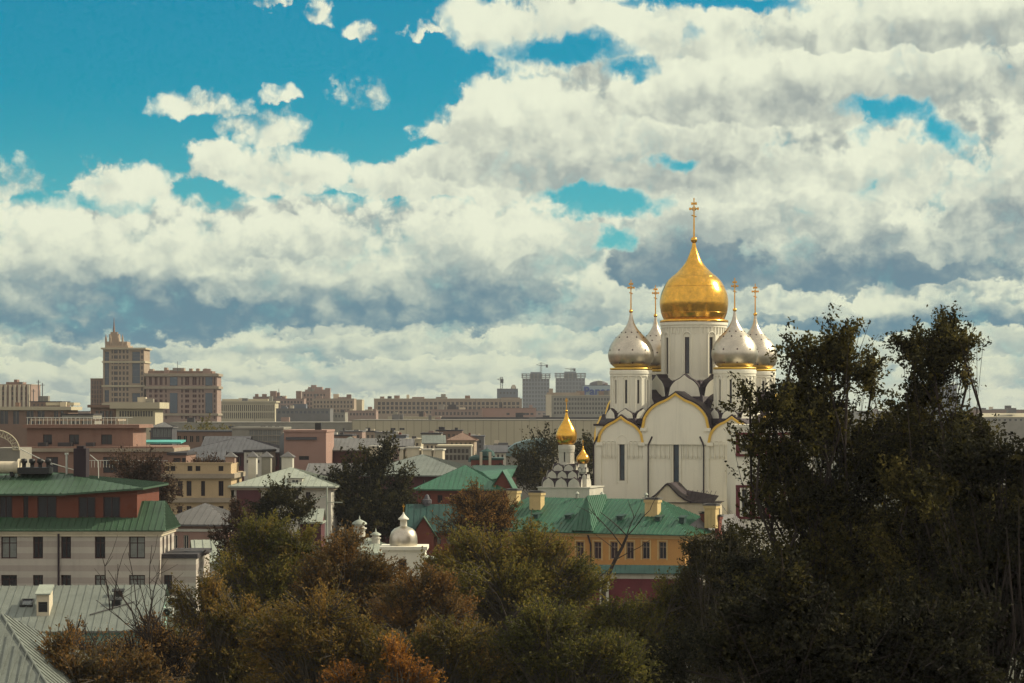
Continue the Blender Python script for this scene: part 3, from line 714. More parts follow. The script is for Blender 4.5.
# grey roofed wing behind its right end
b = MB(); x0, x1 = w+.05, S.x(733, 16); 
b2 = MB(); b2.facade((x0,3.2), (x1,14), 0, zE-.3); b2.facade((x1,14), (x1,20), 0, zE-.3); b2.facade((x1,20), (x0,20), 0, zE-.3); b2.build('wing_wall', M['concrete'], S.root)
b.roofface([(x0-1.0,-.9,zE-.1),(x1+.6,13.2,zE-.1),(x1-.2,17,zE+2.1),(x0-1.2,9,zE+2.1)], .7, h=.05); b.roofface([(x1+.6,13.2,zE-.1),(x1+.6,21,zE-.1),(x1-.2,17,zE+2.1)], .7); b.roofface([(x1+.6,21,zE-.1),(x0-1,21,zE-.1),(x0-1.2,9,zE+2.1),(x1-.2,17,zE+2.1)], .7)
b.build('wing_roof', M['grey_mid'], S.root)
# chapel with ogee gable behind the roof
S = Site('gabled_chapel', 'low beige chapel with dark ogee gable in front of the cathedral wall', 'chapel', 651, 712, 337, 17); w = S.w
z0 = S.z(502); b = MB(); b.facade((0,0),(w,0),0,z0); b.facade((w,0),(w,7),0,z0); b.facade((w,7),(0,7),0,z0); b.facade((0,7),(0,0),0,z0); b.build('wall', M['cream'], S.root)
xg = S.x(667.5); gwd = 6.2
pts = [(-3.6,0),(-2.6,.35),(-1.7,.95),(-.9,1.75),(-.35,2.35),(0,2.6),(.35,2.35),(.9,1.75),(1.7,.95),(2.6,.35),(3.6,0)]
b = MB(); b.prism_y([(xg+x, z0-.05+z) for x, z in pts], -.15, .5); b.build('gable_wall', M['cream'], S.root)
b = MB(); up = [(xg+x*1.06, z0+.12+z*1.03) for x, z in pts]; dn = [(xg+x, z0-.04+z) for x, z in pts]
for y0, y1 in ((-.4, 7.2),): b.prism_y(up+dn[::-1], y0, y1)
b.roofface([(xg+3.0,-.3,z0-.02),(w+.3,-.3,z0-.02),(w+.3,3.5,z0+.9),(xg+2.0,3.5,z0+1.7)], .7); b.slab([(-.3,-.3,z0),(w+.3,-.3,z0),(w+.3,7.3,z0),(-.3,7.3,z0)], .1)
b.build('roof', M['roof_dark'], S.root)
# perimeter wall
S = Site('perimeter_wall', 'crimson monastery wall with white posts and dark teal coping roof', 'wall', 470, 700, 288, 8); w = S.w
zt = S.z(572.5, w/2); b = MB(); b.box(0, w, 0, 1.2, 0, zt-.7); b.build('wall', M['red'], S.root)
b = MB(); b.box(-.1, w+.1, -.1, 1.3, zt-.7, zt)
for k_ in range(int(w/.55)): b.box(.2+k_*.55, .42+k_*.55, -.2, -.1, zt-.5, zt-.12)
b.build('cornice', M['white2'], S.root)
b = MB(); b.roofface([(-.6,-.7,zt+.02),(w+.6,-.7,zt+.02),(w+.6,.6,zt+.95),(-.6,.6,zt+.95)], .6, h=.04); b.roofface([(w+.6,1.9,zt+.02),(-.6,1.9,zt+.02),(-.6,.6,zt+.95),(w+.6,.6,zt+.95)], .6, h=.04); b.box(-.6, w+.6, -.7, 1.9, zt-.06, zt+.015); b.build('coping_roof', M['green_teal'], S.root)
for px in (560, 604.5, 690):
    x = S.x(px); b = MB(); b.box(x-.55, x+.55, -.45, -.003, 0, zt-.7); b.box(x-.7, x+.7, -.6, -.003, zt-1.5, zt-1.1); b.build('post', M['white2'], S.root)
# gate church right, white with crimson surrounds
block('refectory_building', 'white building with crimson baroque window surrounds half hidden by the dark tree', 'building', 736, 815, 326, 427, 14, 0, 'white', rows=[(438,452),(489,515)], cols=[(744.5,5.5),(760,5.5),(775,5.5),(790,5.5),(804,5.5)], style='bar', frame='frame_white', roof='parapet', roofmat='white', wdepth=.4)
RS = bpy.data.objects['refectory_building']; Sx = Site('tmp', None, None, 736, 815, 326); bpy.data.objects.remove(Sx.root)
for (t, b_) in ((435,454),(487.5,516.5)):
    for px in (744.5, 760, 775, 790, 804):
        x = Sx.x(px); z0, z1 = Sx.z(b_), Sx.z(t); b = MB()
        for sg in (-1, 1):
            b.box(x+sg*.95-.28, x+sg*.95+.28, -.25, -.003, z0, z1)
        b.box(x-1.25, x+1.25, -.3, -.003, z1, z1+.35); b.box(x-1.25, x+1.25, -.3, -.003, z0-.35, z0)
        b.build('window_surround', M['red'], RS)
        b = MB()
        for sg in (-1, 1): b.bar((x+sg*.55,-.25,z0+.05), (x+sg*.55,-.25,z1-.05), .13, 8)
        b.build('colonnette', M['white'], RS)
# ------------------------------------------------------------------ near left: cream building with green roofs
SY = 200.0; XR = (160-512)/F*SY; X0 = (-70-512)/F*SY; W = XR-X0
px2x = lambda px, Y=SY: (px-512)/F*Y-X0
r = empty('apartment_house', (X0, SY, 0), 0, 'cream banded house with rust orange attic and stepped green metal roofs', 'house')
zE = zat(530, SY); mb = MB(); ops = []
for (c_, wp) in ((-50,10),(-22,14),(9,16),(38,10),(66,10),(100,10.5),(137,16)):
    for (t, b_) in ((536.5,558.5),(575,590),(610,630),(650,672)): ops.append((px2x(c_-wp/2), px2x(c_+wp/2), zat(b_, SY), zat(t, SY)))
ops = mb.facade((0,0), (W,0), 0, zE, ops, .3)
sops = mb.facade((W,0), (W,8.4), 0, zE, [(1.4,2.4,zE-2.8,zE-.7),(3.6,4.6,zE-2.8,zE-.7),(5.8,6.8,zE-2.8,zE-.7)], .3)
mb.facade((W,8.4), (0,8.4), 0, zE); mb.facade((0,8.4), (0,0), 0, zE); mb.build('wall', M['cream_band'], r)
put_windows(r, (0,0), (W,0), ops, .3, 'cross', 'frame_dark', alt=('glass_pale', .35)); put_windows(r, (W,0), (W,8.4), sops, .3, 'cross', 'frame_dark')
b = MB(); b.box(-.3, W+.3, -.3, 8.7, zE-.3, zE-.03); b.box(-.15, W+.15, -.15, 8.55, zE-.55, zE-.3); b.build('cornice', M['cream'], r)
b = MB(); o = .5; zt = zE+2.35
e = [(-o,-o,zE),(W+o,-o,zE),(W+o,8.9,zE),(-o,8.9,zE)]; q1, q2, q0, q3 = (W-.2,4.0,zt), (W-.2,4.6,zt), (-o,4.0,zt), (-o,4.6,zt)
for f in ([e[0],e[1],q1,q0],[e[1],e[2],q2,q1],[e[2],e[3],q3,q2]): b.roofface(f, .55, h=.06)
b.face([q0,q1,q2,q3]); b.box(-o, W+o, -o, 8.9, zE-.1, zE-.004); b.build('lower_roof', M['green_dull'], r)
b = MB(); b.bar((px2x(59), -.2, zE-.1), (px2x(59), -.2, 0), .09, 8); b.build('downpipe', M['roof_dark'], r)
# attic
aw = MB(); A0 = (-.3, 1.4); A1 = (px2x(60,201.4), 1.4); A2 = (px2x(137,201.4), 1.42); A3 = (A2[0], 14.0); A4 = (-.3, 14.0); z0, z1 = 22.3, zat(494, 201.4); z2 = z1+.5
L1 = A1[0]-A0[0]; L2 = math.dist(A1[:2], A2[:2])
o1 = [(px2x(c_-wp/2,202.3)+.3, px2x(c_+wp/2,202.3)+.3, zE+.9, z1-.18) for c_, wp in ((-45,14),(-22,14),(8,13),(28,5),(49,19))]
o1 = aw.facade(A0, A1, z0, z1, o1, .15)
o2 = [(L2*a, L2*b_, zE+1.0, z1-.25) for a, b_ in ((.24,.46),(.56,.78))]
o2 = aw.facade(A1, A2, z0, z1, o2, .15); aw.face([(*A1,z1),(*A2,z1),(*A2,z1+.42)]); aw.facade(A2, A3, z0, z1+.42); aw.facade(A3, A4, z0, z1); at_ = aw.build('attic_wall', M['orange'], r)
put_windows(at_, A0, A1, o1, .15, 'two', 'frame_dark', alt=('glass_pale', .2)); put_windows(at_, A1, A2, o2, .15, 'two', 'frame_dark')
b = MB(); zr = z1+1.75; zb = z1+.05
E0, E1, E2, E3, E4 = (-.6,.7,zb), (A1[0]+.25,.7,zb), (A2[0]+.6,.9,zb+.5), (A2[0]+.8,14.6,zb+.5), (-.6,14.6,zb); R0, R1 = (-.6,8.0,zr), (px2x(50,208),8.0,zr)
b.roofface([E0,E1,R1,R0], .6, h=.06); b.roofface([E1,E2,R1], .6, h=.06); b.roofface([E2,E3,R1], .6, h=.06); b.roofface([E3,E4,R0,R1], .6, h=.06)
b.slab([(p[0],p[1],p[2]-.004) for p in (E0,E1,E2,E3,E4)], .16); b.build('upper_roof', M['green_dull'], r)
b = MB(); b.box(px2x(73.5,206), px2x(86,206), 6.0, 7.6, zr-2.2, zat(448.5,206)); b.box(px2x(76,206), px2x(83,206), 6.3, 7.3, zat(448.5,206), zat(446,206)); b.build('chimney', M['roof_dark'], r)
b = MB(); b.bar((px2x(64.5,206),7,zr-1), (px2x(64.5,206),7,zat(453,206)), .10, 8); b.bar((px2x(64.5,206),7,zat(455,206)), (px2x(64.5,206),7,zat(453,206)), .18, 8); b.build('flue', M['steel'], r)
b = MB(); x = px2x(88,206); b.bar((x,7,zat(455,206)), (x+.75,7,zat(462,206)), .04, 5); b.bar((x+.75,7,zat(462,206)), (x+.75,7,zr-1.4), .04, 5)
b.bar((px2x(20,208),8.2,zat(449,208)),(px2x(52,208),8.2,zat(465,208)),.045,5); b.bar((px2x(50,208),8.2,zat(463,208)),(px2x(74,208),8.2,zat(470,208)),.04,5); b.build('roof_railing', M['steel'], r)
VX = empty('ventilation_unit', (X0+px2x(35,206), 206.6, zr-.1), 0, 'black rooftop ventilation unit with row of round cowls on the green roof', 'ventilation unit')
b = MB(); b.box(-1.5, 1.3, -1.0, 1.0, 0, .55); b.build('casing', M['black'], VX)
for k_ in range(4): b = MB(); b.lathe([(.001,1.35),(.26,1.3),(.3,1.0),(.18,.9),(.18,.5),(.30,.45)], 12, (-1.1+k_*.72,0)); b.build('cowl', M['black'], VX)
VX = empty('water_tank', (X0+px2x(4,206), 206.4, zr-.3), 0, 'cream cylindrical tank lying on the green roof at the left edge', 'tank')
b = MB(); b.bar((-2.2,0,.75), (1.2,0,.75), .55, 16); b.build('tank_body', M['cream'], VX)
b = MB(); b.bar((1.2,0,.75), (1.32,0,.75), .78, 16); b.build('flange', M['cream'], VX); b = MB(); b.box(-1.8,-1.5,-.4,.4,0,.4); b.build('cradle', M['black'], VX); b = MB(); b.box(.5,.8,-.4,.4,0,.4); b.build('cradle', M['black'], VX)
# plain annex
block('annex', 'plain grey plaster annex at the right end of the cream house', 'house', 161, 196, 201, 558, 9, 0, 'cream_band', rows=[(575,595)], cols=[(168,8)], style='cross', frame='frame_dark', roof='parapet', roofmat='tar')
for (x_, y_) in ((172,606),(167,617)):
    p = at(x_, y_, 187.5 if x_ > 170 else 186.5); u = empty('air_conditioner', p, 0, 'white air conditioner box %s of the stack beside the grey roof' % ('upper' if y_ == 606 else 'lower'), 'air conditioner', 'air conditioners beside the grey roof')
    b = MB(); b.box(-.5, .5, -.25, .25, 0, .75); b.build('casing', M['steel'], u); b = MB(); b.lathe([(.05,-.0),(.28,-.0),(.3,.06)], 16, (0,0)); o_ = b.build('fan', M['black'], u); o_.rotation_euler = (R(90),0,0); o_.location = (0,-.28,.38)
# grey roofed house in front
Ye, Yr = 176.0, 189.0; Xa, Xb = (-40-512)/F*Ye, (160-512)/F*Ye
GA = R(6.6); r = empty('grey_roofed_house', (Xa, Ye, 0), GA, 'low house with weathered grey standing seam roof and rooftop windows', 'house'); w = (((157-512)/F*Ye)-Xa)/(math.cos(GA)-(157-512)/F*math.sin(GA)); D = 2*(Yr-Ye)
ze, zr = zat(632,Ye), zat(586,Yr); wl = w+ (163-160)*.08
b = MB(); b.roofface([(-.3,-.4,ze),(w+.3,-.4,ze),(w+.3,D/2,zr),(-.3,D/2,zr)], .62, h=.06); b.roofface([(w+.3,D+.4,ze),(-.3,D+.4,ze),(-.3,D/2,zr),(w+.3,D/2,zr)], .62, h=.06); b.slab([(-.3,-.4,ze-.004),(w+.3,-.4,ze-.004),(w+.3,D+.4,ze-.004),(-.3,D+.4,ze-.004)], .15); b.build('roof', M['grey_metal'], r)
b = MB(); b.facade((0,0),(w,0),0,ze,[],.2); b.facade((w,0),(w,D),0,ze); b.facade((w,D),(0,D),0,ze); b.facade((0,D),(0,0),0,ze); b.face([(w,0,ze-.1),(w,D,ze-.1),(w,D/2,zr-.1)]); b.build('wall', M['teal_wall'], r)
b = MB(); b.box(-.2, w+.2, -.2, -.003, ze-1.35, ze-1.1); b.build('cornice', M['white2'], r)
slope = (zr-ze)/(D/2+.4)
def on_roof(px, py):
    """local point of the roof plane seen at a pixel"""
    for k_ in range(600):
        y = k_*.03; kk = (px-512)/F; z = ze+(y+.4)*slope
        x = (kk*(Ye+y*math.cos(GA))-Xa+y*math.sin(GA))/(math.cos(GA)-kk*math.sin(GA)); Y = Ye+x*math.sin(GA)+y*math.cos(GA)
        if HOR+(H-z)*F/Y <= py: break
    return Vector((x, y, z))
p = on_roof(26, 607)
b = MB(); T = lambda x, y, h: (p.x+x, p.y+y, p.z+y*slope+h)
def slopebox(b, x0, x1, y0, y1, h0, h1):
    v = [T(x0,y0,h0),T(x1,y0,h0),T(x1,y1,h0),T(x0,y1,h0),T(x0,y0,h1),T(x1,y0,h1),T(x1,y1,h1),T(x0,y1,h1)]; b.mesh(v, [(0,3,2,1),(4,5,6,7),(0,1,5,4),(1,2,6,5),(2,3,7,6),(3,0,4,7)])
for q_ in ((-.5,-.38,0,1.9),(.38,.5,0,1.9),(-.38,.38,0,.12),(-.38,.38,1.78,1.9)): slopebox(b, *q_, -.05, .16)
sk = b.build('skylight', M['black'], r); b = MB(); slopebox(b, -.38, .38, .12, 1.78, .02, .08); b.build('pane', M['glass'], sk)
p = on_roof(42, 616); b = MB()
dm_ = MB(); x0, x1 = p.x-.42, p.x+.55; zt = p.z+1.75
dm_.facade((x0,p.y), (x1,p.y), p.z-.1, zt, [(.14,.84,p.z+.3,p.z+1.1)], .1); dm_.facade((x1,p.y),(x1,p.y+3.4),p.z-.1,zt); dm_.facade((x0,p.y+3.4),(x0,p.y),p.z-.1,zt); dmo = dm_.build('dormer', M['cream'], r)
put_windows(dmo, (x0,p.y),(x1,p.y), [(.14,.84,p.z+.3,p.z+1.1)], .1, 'bar', 'black')
b = MB(); b.slab([(x0-.1,p.y-.15,zt),(x1+.1,p.y-.15,zt),(x1+.1,p.y+3.6,zt+.45),(x0-.1,p.y+3.6,zt+.45)], .1); b.build('dormer_roof', M['pale_metal'], dmo)
for (a, c_) in ((118,597),(116,606)):
    p = on_roof(a, c_); b = MB(); b.box(p.x-.35, p.x+.35, p.y, p.y+.5, p.z-.2, p.z+.45); b.slab([(p.x-.5,p.y-.15,p.z+.5),(p.x+.5,p.y-.15,p.z+.5),(p.x+.5,p.y+.8,p.z+.62),(p.x-.5,p.y+.8,p.z+.62)], .07); b.build('roof_vent', M['black'], r)
p0, p1 = on_roof(90,616), on_roof(134,603); b = MB(); b.bar(p0+Vector((0,0,.1)), p1+Vector((0,0,.1)), .06, 6); b.build('roof_bar', M['black'], r)
# corner house bottom left
Ye = 128.0; r = empty('hipped_house', ((-120-512)/F*Ye, Ye, 0), 0, 'nearest house in the bottom left corner with bluish grey hipped metal roof', 'house'); X0_ = (-120-512)/F*Ye
lx = lambda px, Y: (px-512)/F*Y-X0_
ze = zat(692, Ye); a0, a1 = (-.5,0,ze), (lx(52,Ye),0,ze); rt = (lx(0,135),7,zat(612,135)); r0_ = (-.5,7,zat(606,135)); bk = (lx(30,142),14,ze)
b = MB(); b.roofface([a0,a1,rt,r0_], .55, h=.05); b.roofface([a1,(a1[0]+.6,14,ze),rt], .55, h=.05); b.roofface([(a1[0]+.6,14,ze),(-.5,14,ze),r0_,rt], .55); b.bar(a1, rt, .10, 8); b.slab([a0,a1,(a1[0]+.6,14,ze),(-.5,14,ze)], .25); b.build('roof', M['grey_metal'], r)
b = MB(); b.box(0, a1[0]-.5, .5, 13.5, 0, ze-.25); b.build('wall', M['white2'], r)
# ------------------------------------------------------------------ small white church with silver dome
SY = 240.0; k = F/SY; Z = lambda py: zat(py, SY)
r = empty('white_chapel', ((403.5-512)/k, SY, 0), 0, 'small white chapel with silvery bell dome and lantern among the autumn trees', 'chapel')
b = MB(); b.facade((-2.1,-2.1),(2.3,-2.1),0,Z(549),[(-.4+2.1,.4+2.1,Z(572),Z(558))],.3); b.facade((2.3,-2.1),(2.3,2.3),0,Z(549)); b.facade((2.3,2.3),(-2.1,2.3),0,Z(549)); b.facade((-2.1,2.3),(-2.1,-2.1),0,Z(549)); b.build('wall', M['white'], r)
put_windows(r, (-2.1,-2.1),(2.3,-2.1), [(1.7,2.5,Z(572),Z(558))], .3, 'bar', 'frame_dark')
b = MB(); b.box(-2.35, 2.55, -2.35, 2.55, Z(549), Z(545.5)); b.build('cornice', M['white'], r)
b = MB(); b.lathe([(1.42,Z(546)),(1.46,Z(541)),(1.42,Z(536)),(1.25,Z(531.5)),(.95,Z(528.5)),(.5,Z(526.8)),(.35,Z(526))], 32); d = b.build('dome', M['silver'], r)
b = MB(); b.lathe([(.36,Z(527)),(.36,Z(520)),(.55,Z(519.6)),(.56,Z(518.8)),(.42,Z(517.5)),(.22,Z(515.5)),(.08,Z(513.5)),(.05,Z(512))], 20); b.build('lantern', M['white'], d); cross(d, Z(513), .95, m='gold', r=.035)
b = MB(); b.facade((2.3,-1.6),(4.6,-1.6),0,Z(562)); b.facade((4.6,-1.6),(4.6,2),0,Z(562)); b.facade((4.6,2),(2.3,2),0,Z(562)); b.build('side_wall', M['white2'], r); b = MB(); b.slab([(2.3,-1.8,Z(556)),(4.8,-1.8,Z(562)),(4.8,2.2,Z(562)),(2.3,2.2,Z(556))], .12); b.build('side_roof', M['pale_metal'], r)
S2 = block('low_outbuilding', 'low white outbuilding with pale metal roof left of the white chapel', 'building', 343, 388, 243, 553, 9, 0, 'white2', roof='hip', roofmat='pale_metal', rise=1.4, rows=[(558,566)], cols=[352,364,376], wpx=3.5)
for (px, yt, yb, rr, lab) in ((357,521,546,.62,'slender grey turret with ribbed cap rising left of the white chapel'),(373.5,534,550,.45,'short round vent turret with white cap next to the white chapel')):
    u = empty('turret', ((px-512)/F*242, 246, 0), 0, lab, 'turret'); z0, z1 = Z(yb)-.5, Z(yt); hh = z1-z0
    b = MB(); b.lathe([(rr,0),(rr,z0+hh*.62),(rr*1.25,z0+hh*.64),(rr*1.25,z0+hh*.68),(rr*.85,z0+hh*.70),(rr*.85,z0+hh*.8)], 12, smooth=False); b.build('drum', M['white2'], u)
    b = MB(); b.lathe([(rr*1.3,z0+hh*.8),(rr*1.2,z0+hh*.86),(rr*.6,z0+hh*.93),(.08,z0+hh*.97),(.03,z1+.3)], 12); b.build('cap', M['pale_metal'], u)
# ------------------------------------------------------------------ middle distance
S = block('terraced_building', 'large rose brown terraced building with dark windows behind the orange attic', 'building', 20, 172, 330, 449, 16, 0, 'rose',
   rows=[(457,473)], cols=[(52,12),(81,9),(110,14),(154,15)], style='two', frame='frame_dark', roof='parapet', roofmat='rose', cornice=[(450,.5,.35)], ops_extra=[])
z1 = S.h; x0, x1 = S.x(27,3), S.x(133,3); up = MB(); zt = S.z(428,0,3)
o = [(S.x(a,3)-x0, S.x(b_,3)-x0, S.z(444.5,0,3), S.z(434.5,0,3)) for a, b_ in ((43,52),(69,79),(101,112))]
o = up.facade((x0,3),(x1,3),z1,zt,o,.3); up.facade((x1,3),(x1,15),z1,zt); up.facade((x1,15),(x0,15),z1,zt); up.facade((x0,15),(x0,3),z1,zt); uo = up.build('upper_storey', M['rose'], S.root); put_windows(uo, (x0,3),(x1,3), o, .3, 'two', 'frame_dark')
b = MB(); b.box(x0-.5, x1+1.0, 2.3, 15.5, zt, zt+.5); b.build('upper_roof', M['rose'], S.root)
for a, c_ in ((38,47),(58,72),(86,94)): b = MB(); b.box(S.x(a,1), S.x(c_,1), .8, 2.2, z1, S.z(442.5,0,1)); b.build('planter', M['tar'], S.root)
b = MB()
for a in range(28, 132, 4): x = S.x(a,3); b.bar((x,2.6,zt+.5),(x,2.6,zt+1.5),.035,4)
b.bar((x0,2.6,zt+1.5),(x1,2.6,zt+1.5),.045,5); b.build('terrace_railing', M['steel'], S.root)
b = MB(); xp0, xp1 = S.x(30,6), S.x(118,6); b.box(xp0, xp1, 6, 13, S.z(421,0,6), S.z(419,0,6))
for i in range(8): x = xp0+(xp1-xp0)*i/7; b.box(x-.15, x+.15, 6.2, 6.5, zt, S.z(421,0,6))
b.build('pergola', M['frame_beige'], S.root)
# railing on the lower terrace
b = MB()
for a in range(88, 172, 3): x = S.x(a); b.bar((x,-2,z1-2.6),(x,-2,z1-1.6),.03,4)
b.bar((S.x(88),-2,z1-1.6),(S.x(170),-2,z1-1.6),.04,5); b.build('balcony_railing', M['steel'], S.root)
block('balcony_block', 'rose brown block with balconies between terraced building and beige building', 'building', 168, 186, 322, 455, 10, 0, 'rose', rows=[(458,472)], cols=[(177,7),(184,4)], style='two', frame='frame_dark', roof='parapet', roofmat='tar')
S = block('beige_building', 'sunlit beige building with balustrade parapet and narrow windows', 'building', 165, 231, 300, 476, 12, 0, 'beige', rows=[(481,496),(506,513)], cols=[(180,5),(189,5),(221,5),(203,4)][:4], style='two', frame='frame_dark', roof='parapet', roofmat='beige', cornice=[(476,.6,.5),(500,.6,.5)], side=([(1.2,3.4)],3,.9))
b = MB(); z1 = S.h+.35; op_ = [(S.x(a)-.32, S.x(a)+.32, z1+.3, z1+.95) for a in (167,173,190,198,221)]
b.facade((0,-.1), (S.w,-.1), z1, z1+1.25, op_, .3); b.facade((S.w,-.1), (S.w,8), z1, z1+1.25, [], .3); b.build('balustrade', M['beige'], S.root)
b = MB(); b.box(-.2, S.w+.2, -.2, .25, z1+1.25, z1+1.4); b.build('coping', M['beige'], S.root)
b = MB(); b.box(.1, S.w-.1, .25, .4, z1, z1+1.2); b.build('parapet_backing', M['tar'], S.root)
block('small_villa', 'small salmon house with dark grey hipped roof below the beige building', 'house', 160, 228, 262, 524, 11, 6, 'salmon', rows=[(535,549)], cols=[(166,5),(175,5),(186,5),(212,6)], style='two', frame='frame_white', roof='hip', roofmat='grey_mid', rise=2.2, over=.7, cornice=[(530,.3,.15)])
block('pale_shed', 'small shed with pale turquoise metal roof beside the autumn tree', 'shed', 197, 240, 225, 562, 6, -12, 'white2', roof='gable', roofmat='pale_metal', rise=2.0, rows=[(567,577)], cols=[208,222], wpx=4)
S = block('hip_roofed_house', 'pale house with sunlit ribbed hipped roof and four capped chimneys', 'house', 234, 331, 300, 486, 13, 4, 'white2', rows=[(492,499)], cols=[(272,5),(296,5),(308,5)], style='two', frame='frame_dark', roof='hip', roofmat='pale_metal', rise=2.3, over=.7, cornice=[(488,.5,.4)], seams=.9)
for (px, yt, yb, wp, dp) in ((230,453,468,9,12),(252,453,480,8,7),(266,453,474,9,9),(287,453,468,11,8)): 
    x0, x1 = S.x(px-wp/2, dp), S.x(px+wp/2, dp); z0, z1 = S.h-2, S.z(yt+4,0,dp); b = MB(); b.box(x0, x1, dp, dp+1.2, z0, z1); c_ = b.build('chimney', M['concrete'] if px == 266 else M['pinkish'] if px == 230 else M['white2'], S.root)
    b = MB(); xm = (x0+x1)/2; b.slab([(x0-.2,dp-.2,z1+.05),(x1+.2,dp-.2,z1+.05),(x1+.2,dp+1.4,z1+.05),(x0-.2,dp+1.4,z1+.05)], .08)
    for f in ([(x0-.2,dp-.2,z1+.05),(x1+.2,dp-.2,z1+.05),(xm,dp+.6,z1+.75)],[(x1+.2,dp-.2,z1+.05),(x1+.2,dp+1.4,z1+.05),(xm,dp+.6,z1+.75)],[(x1+.2,dp+1.4,z1+.05),(x0-.2,dp+1.4,z1+.05),(xm,dp+.6,z1+.75)],[(x0-.2,dp+1.4,z1+.05),(x0-.2,dp-.2,z1+.05),(xm,dp+.6,z1+.75)]): b.face(f)
    b.build('chimney_cap', M['grey_mid'], c_)
x = S.x(296,1.5); z = S.h; b = MB(); b.box(x-.9, x+.9, 1.0, 4, z-.2, z+1.0); dmo = b.build('dormer', M['white2'], S.root); put_windows(dmo, (x-.9,1.0),(x+.9,1.0), [(.4,1.4,z+.15,z+.85)], -.06, 'two', 'frame_white'); b = MB(); b.slab([(x-1.1,.8,z+1.06),(x+1.1,.8,z+1.06),(x+1.1,4.2,z+1.2),(x-1.1,4.2,z+1.2)], .06); b.build('dormer_roof', M['pale_metal'], dmo)
b = MB(); b.box(S.x(237), S.x(261), -.35, -.003, 0, S.z(490)); b.build('garage_wall', M['maroon'], S.root)
block('gabled_outhouse', 'tiny dark red outhouse with bright pale metal roof behind the autumn trees', 'shed', 300, 321, 250, 522, 5, 0, 'maroon', roof='gable', roofmat='pale_metal', rise=1.35, over=.2)
block('long_dark_building', 'long dark building with low grey violet roof left of the salmon hall', 'building', 184, 286, 420, 452, 18, 0, 'maroon', roof='hip', roofmat='grey_dark', rise=2.6, over=1.0, rows=[(457,466)], cols=(190,280,10), wf=.35)
block('attic_gable', 'dark metal attic roof rising beside the glass block', 'building', 203, 246, 436, 447, 12, 0, 'brownish', roof='gable', roofmat='grey_dark', rise=2.0)
block('glass_block', 'grey green glass office block with square panels', 'office', 232, 283, 445, 429, 15, 0, 'concrete', rows=[(430,435),(436,441),(442,448)], cols=(249,281,7), wf=.84, glass='glass_pale', frame='concrete', roof='parapet', roofmat='concrete')
S = block('salmon_hall', 'blank salmon walled hall with slanting side wall and one small window', 'building', 284, 326, 400, 432, 18, 0, 'salmon', rows=[(456,460)], cols=[(304,10)], style='two', frame='frame_dark', roof='parapet', roofmat='salmon')
b = MB(); b.face([(0,-.01,S.z(470)),(0,-.01,S.h),(-1.4,6,S.h-1),(-1.4,6,0),(0,-.01,0)]); b.slab([(S.x(286),-.3,S.z(437.5)),(S.x(317),-.3,S.z(437.5)),(S.x(315),3,S.z(431)),(S.x(290),3,S.z(431))], .4); b.build('lean_to_roof', M['grey_dark'], S.root)
b = MB(); b.box(S.x(314), S.x(320), 2, 4, S.h, S.z(423)); b.build('chimney', M['black'], S.root)
block('dark_walled_building', 'dark walled building with smooth grey roof right of the salmon hall', 'building', 327, 378, 415, 450, 20, 0, 'maroon', roof='gable', roofmat='grey_mid', rise=2.0, over=.8)
block('low_grey_roof_house', 'low house with ribbed pale grey roof in front of the dark walled building', 'house', 310, 356, 350, 474, 12, 0, 'maroon', roof='gable', roofmat='grey_mid', rise=1.5, over=.8)
S = block('warehouse', 'wide building with smooth grey hipped roof and row of low white boxes behind', 'building', 352, 470, 380, 475, 26, 6, 'maroon', roof='hip', roofmat='grey_metal', rise=3.2, over=.8, rows=[(480,486)], cols=(420,466,5), wf=.35)
for i, (a, c_, yt) in enumerate(((371,380,447),(382,391,448),(401,405,449),(408,421,448),(424,433,450),(437,444,450))):
    x0, x1 = S.x(a, 26), S.x(c_, 26); b = MB(); b.box(x0, x1, 24, 27, S.h, S.z(yt,0,26)); q_ = b.build('roof_box', M['cream'], S.root); b = MB(); b.box(x0-.2, x1+.2, 23.8, 27.2, S.z(yt,0,26), S.z(yt,0,26)+.25); b.build('roof_box_cap', M['white2'], q_)
S = block('flat_glass_building', 'flat grey building with strip windows behind the grey hipped roof', 'building', 437, 471, 470, 447, 16, 0, 'concrete', rows=[(449,453),(455,460)], cols=(441,469,7), wf=.7, roof='parapet', roofmat='pale')
# red brick building with green roof
S = block('red_brick_house', 'red brick house with large bright green hipped roof and small side gable', 'house', 418, 500, 335, 489, 14, 6, 'redbrick', roof='hip', roofmat='green', rise=3.3, over=.8, rows=[(495,503)], cols=[(428,5),(440,5),(452,5),(464,5),(476,5)], style='two', frame='frame_dark', seams=.7)
b = MB(); x0, x1 = S.x(474,9), S.x(512,9); za, zb = S.z(477,0,9), S.z(465,0,16)
b.roofface([(x0+2.5,8,za),(x1,8,za),(x1+.2,15,zb),(x0-1,15,zb)], .7); b.slab([(x1-4,4,za-.2),(x1,8,za-.02),(x1+.2,15,zb-.05),(x0-1,15,zb-.05)], .1); b.build('rear_roof', M['green'], S.root)
b = MB(); b.box(x0, x1-.3, 9, 18, 0, za-.3); b.build('rear_wall', M['redbrick'], S.root)
b = MB(); xg = S.x(503,1); zt = S.z(471,0,1); b.prism_y([(xg-2.2,0),(xg-2.2,S.h-.8),(xg,zt),(xg+1.7,S.h-.8),(xg+1.7,0)], .6, 6); b.build('gable', M['redbrick'], S.root)
b = MB(); b.slab([(xg,.2,zt+.15),(xg+2.2,.2,S.h-1.1),(xg+2.2,6.4,S.h-1.1),(xg,6.4,zt+.15)], .15); b.slab([(xg-2.6,.2,S.h-1.0),(xg,.2,zt+.15),(xg,6.4,zt+.15),(xg-2.6,6.4,S.h-1.0)], .15); b.build('gable_roof', M['green'], S.root)
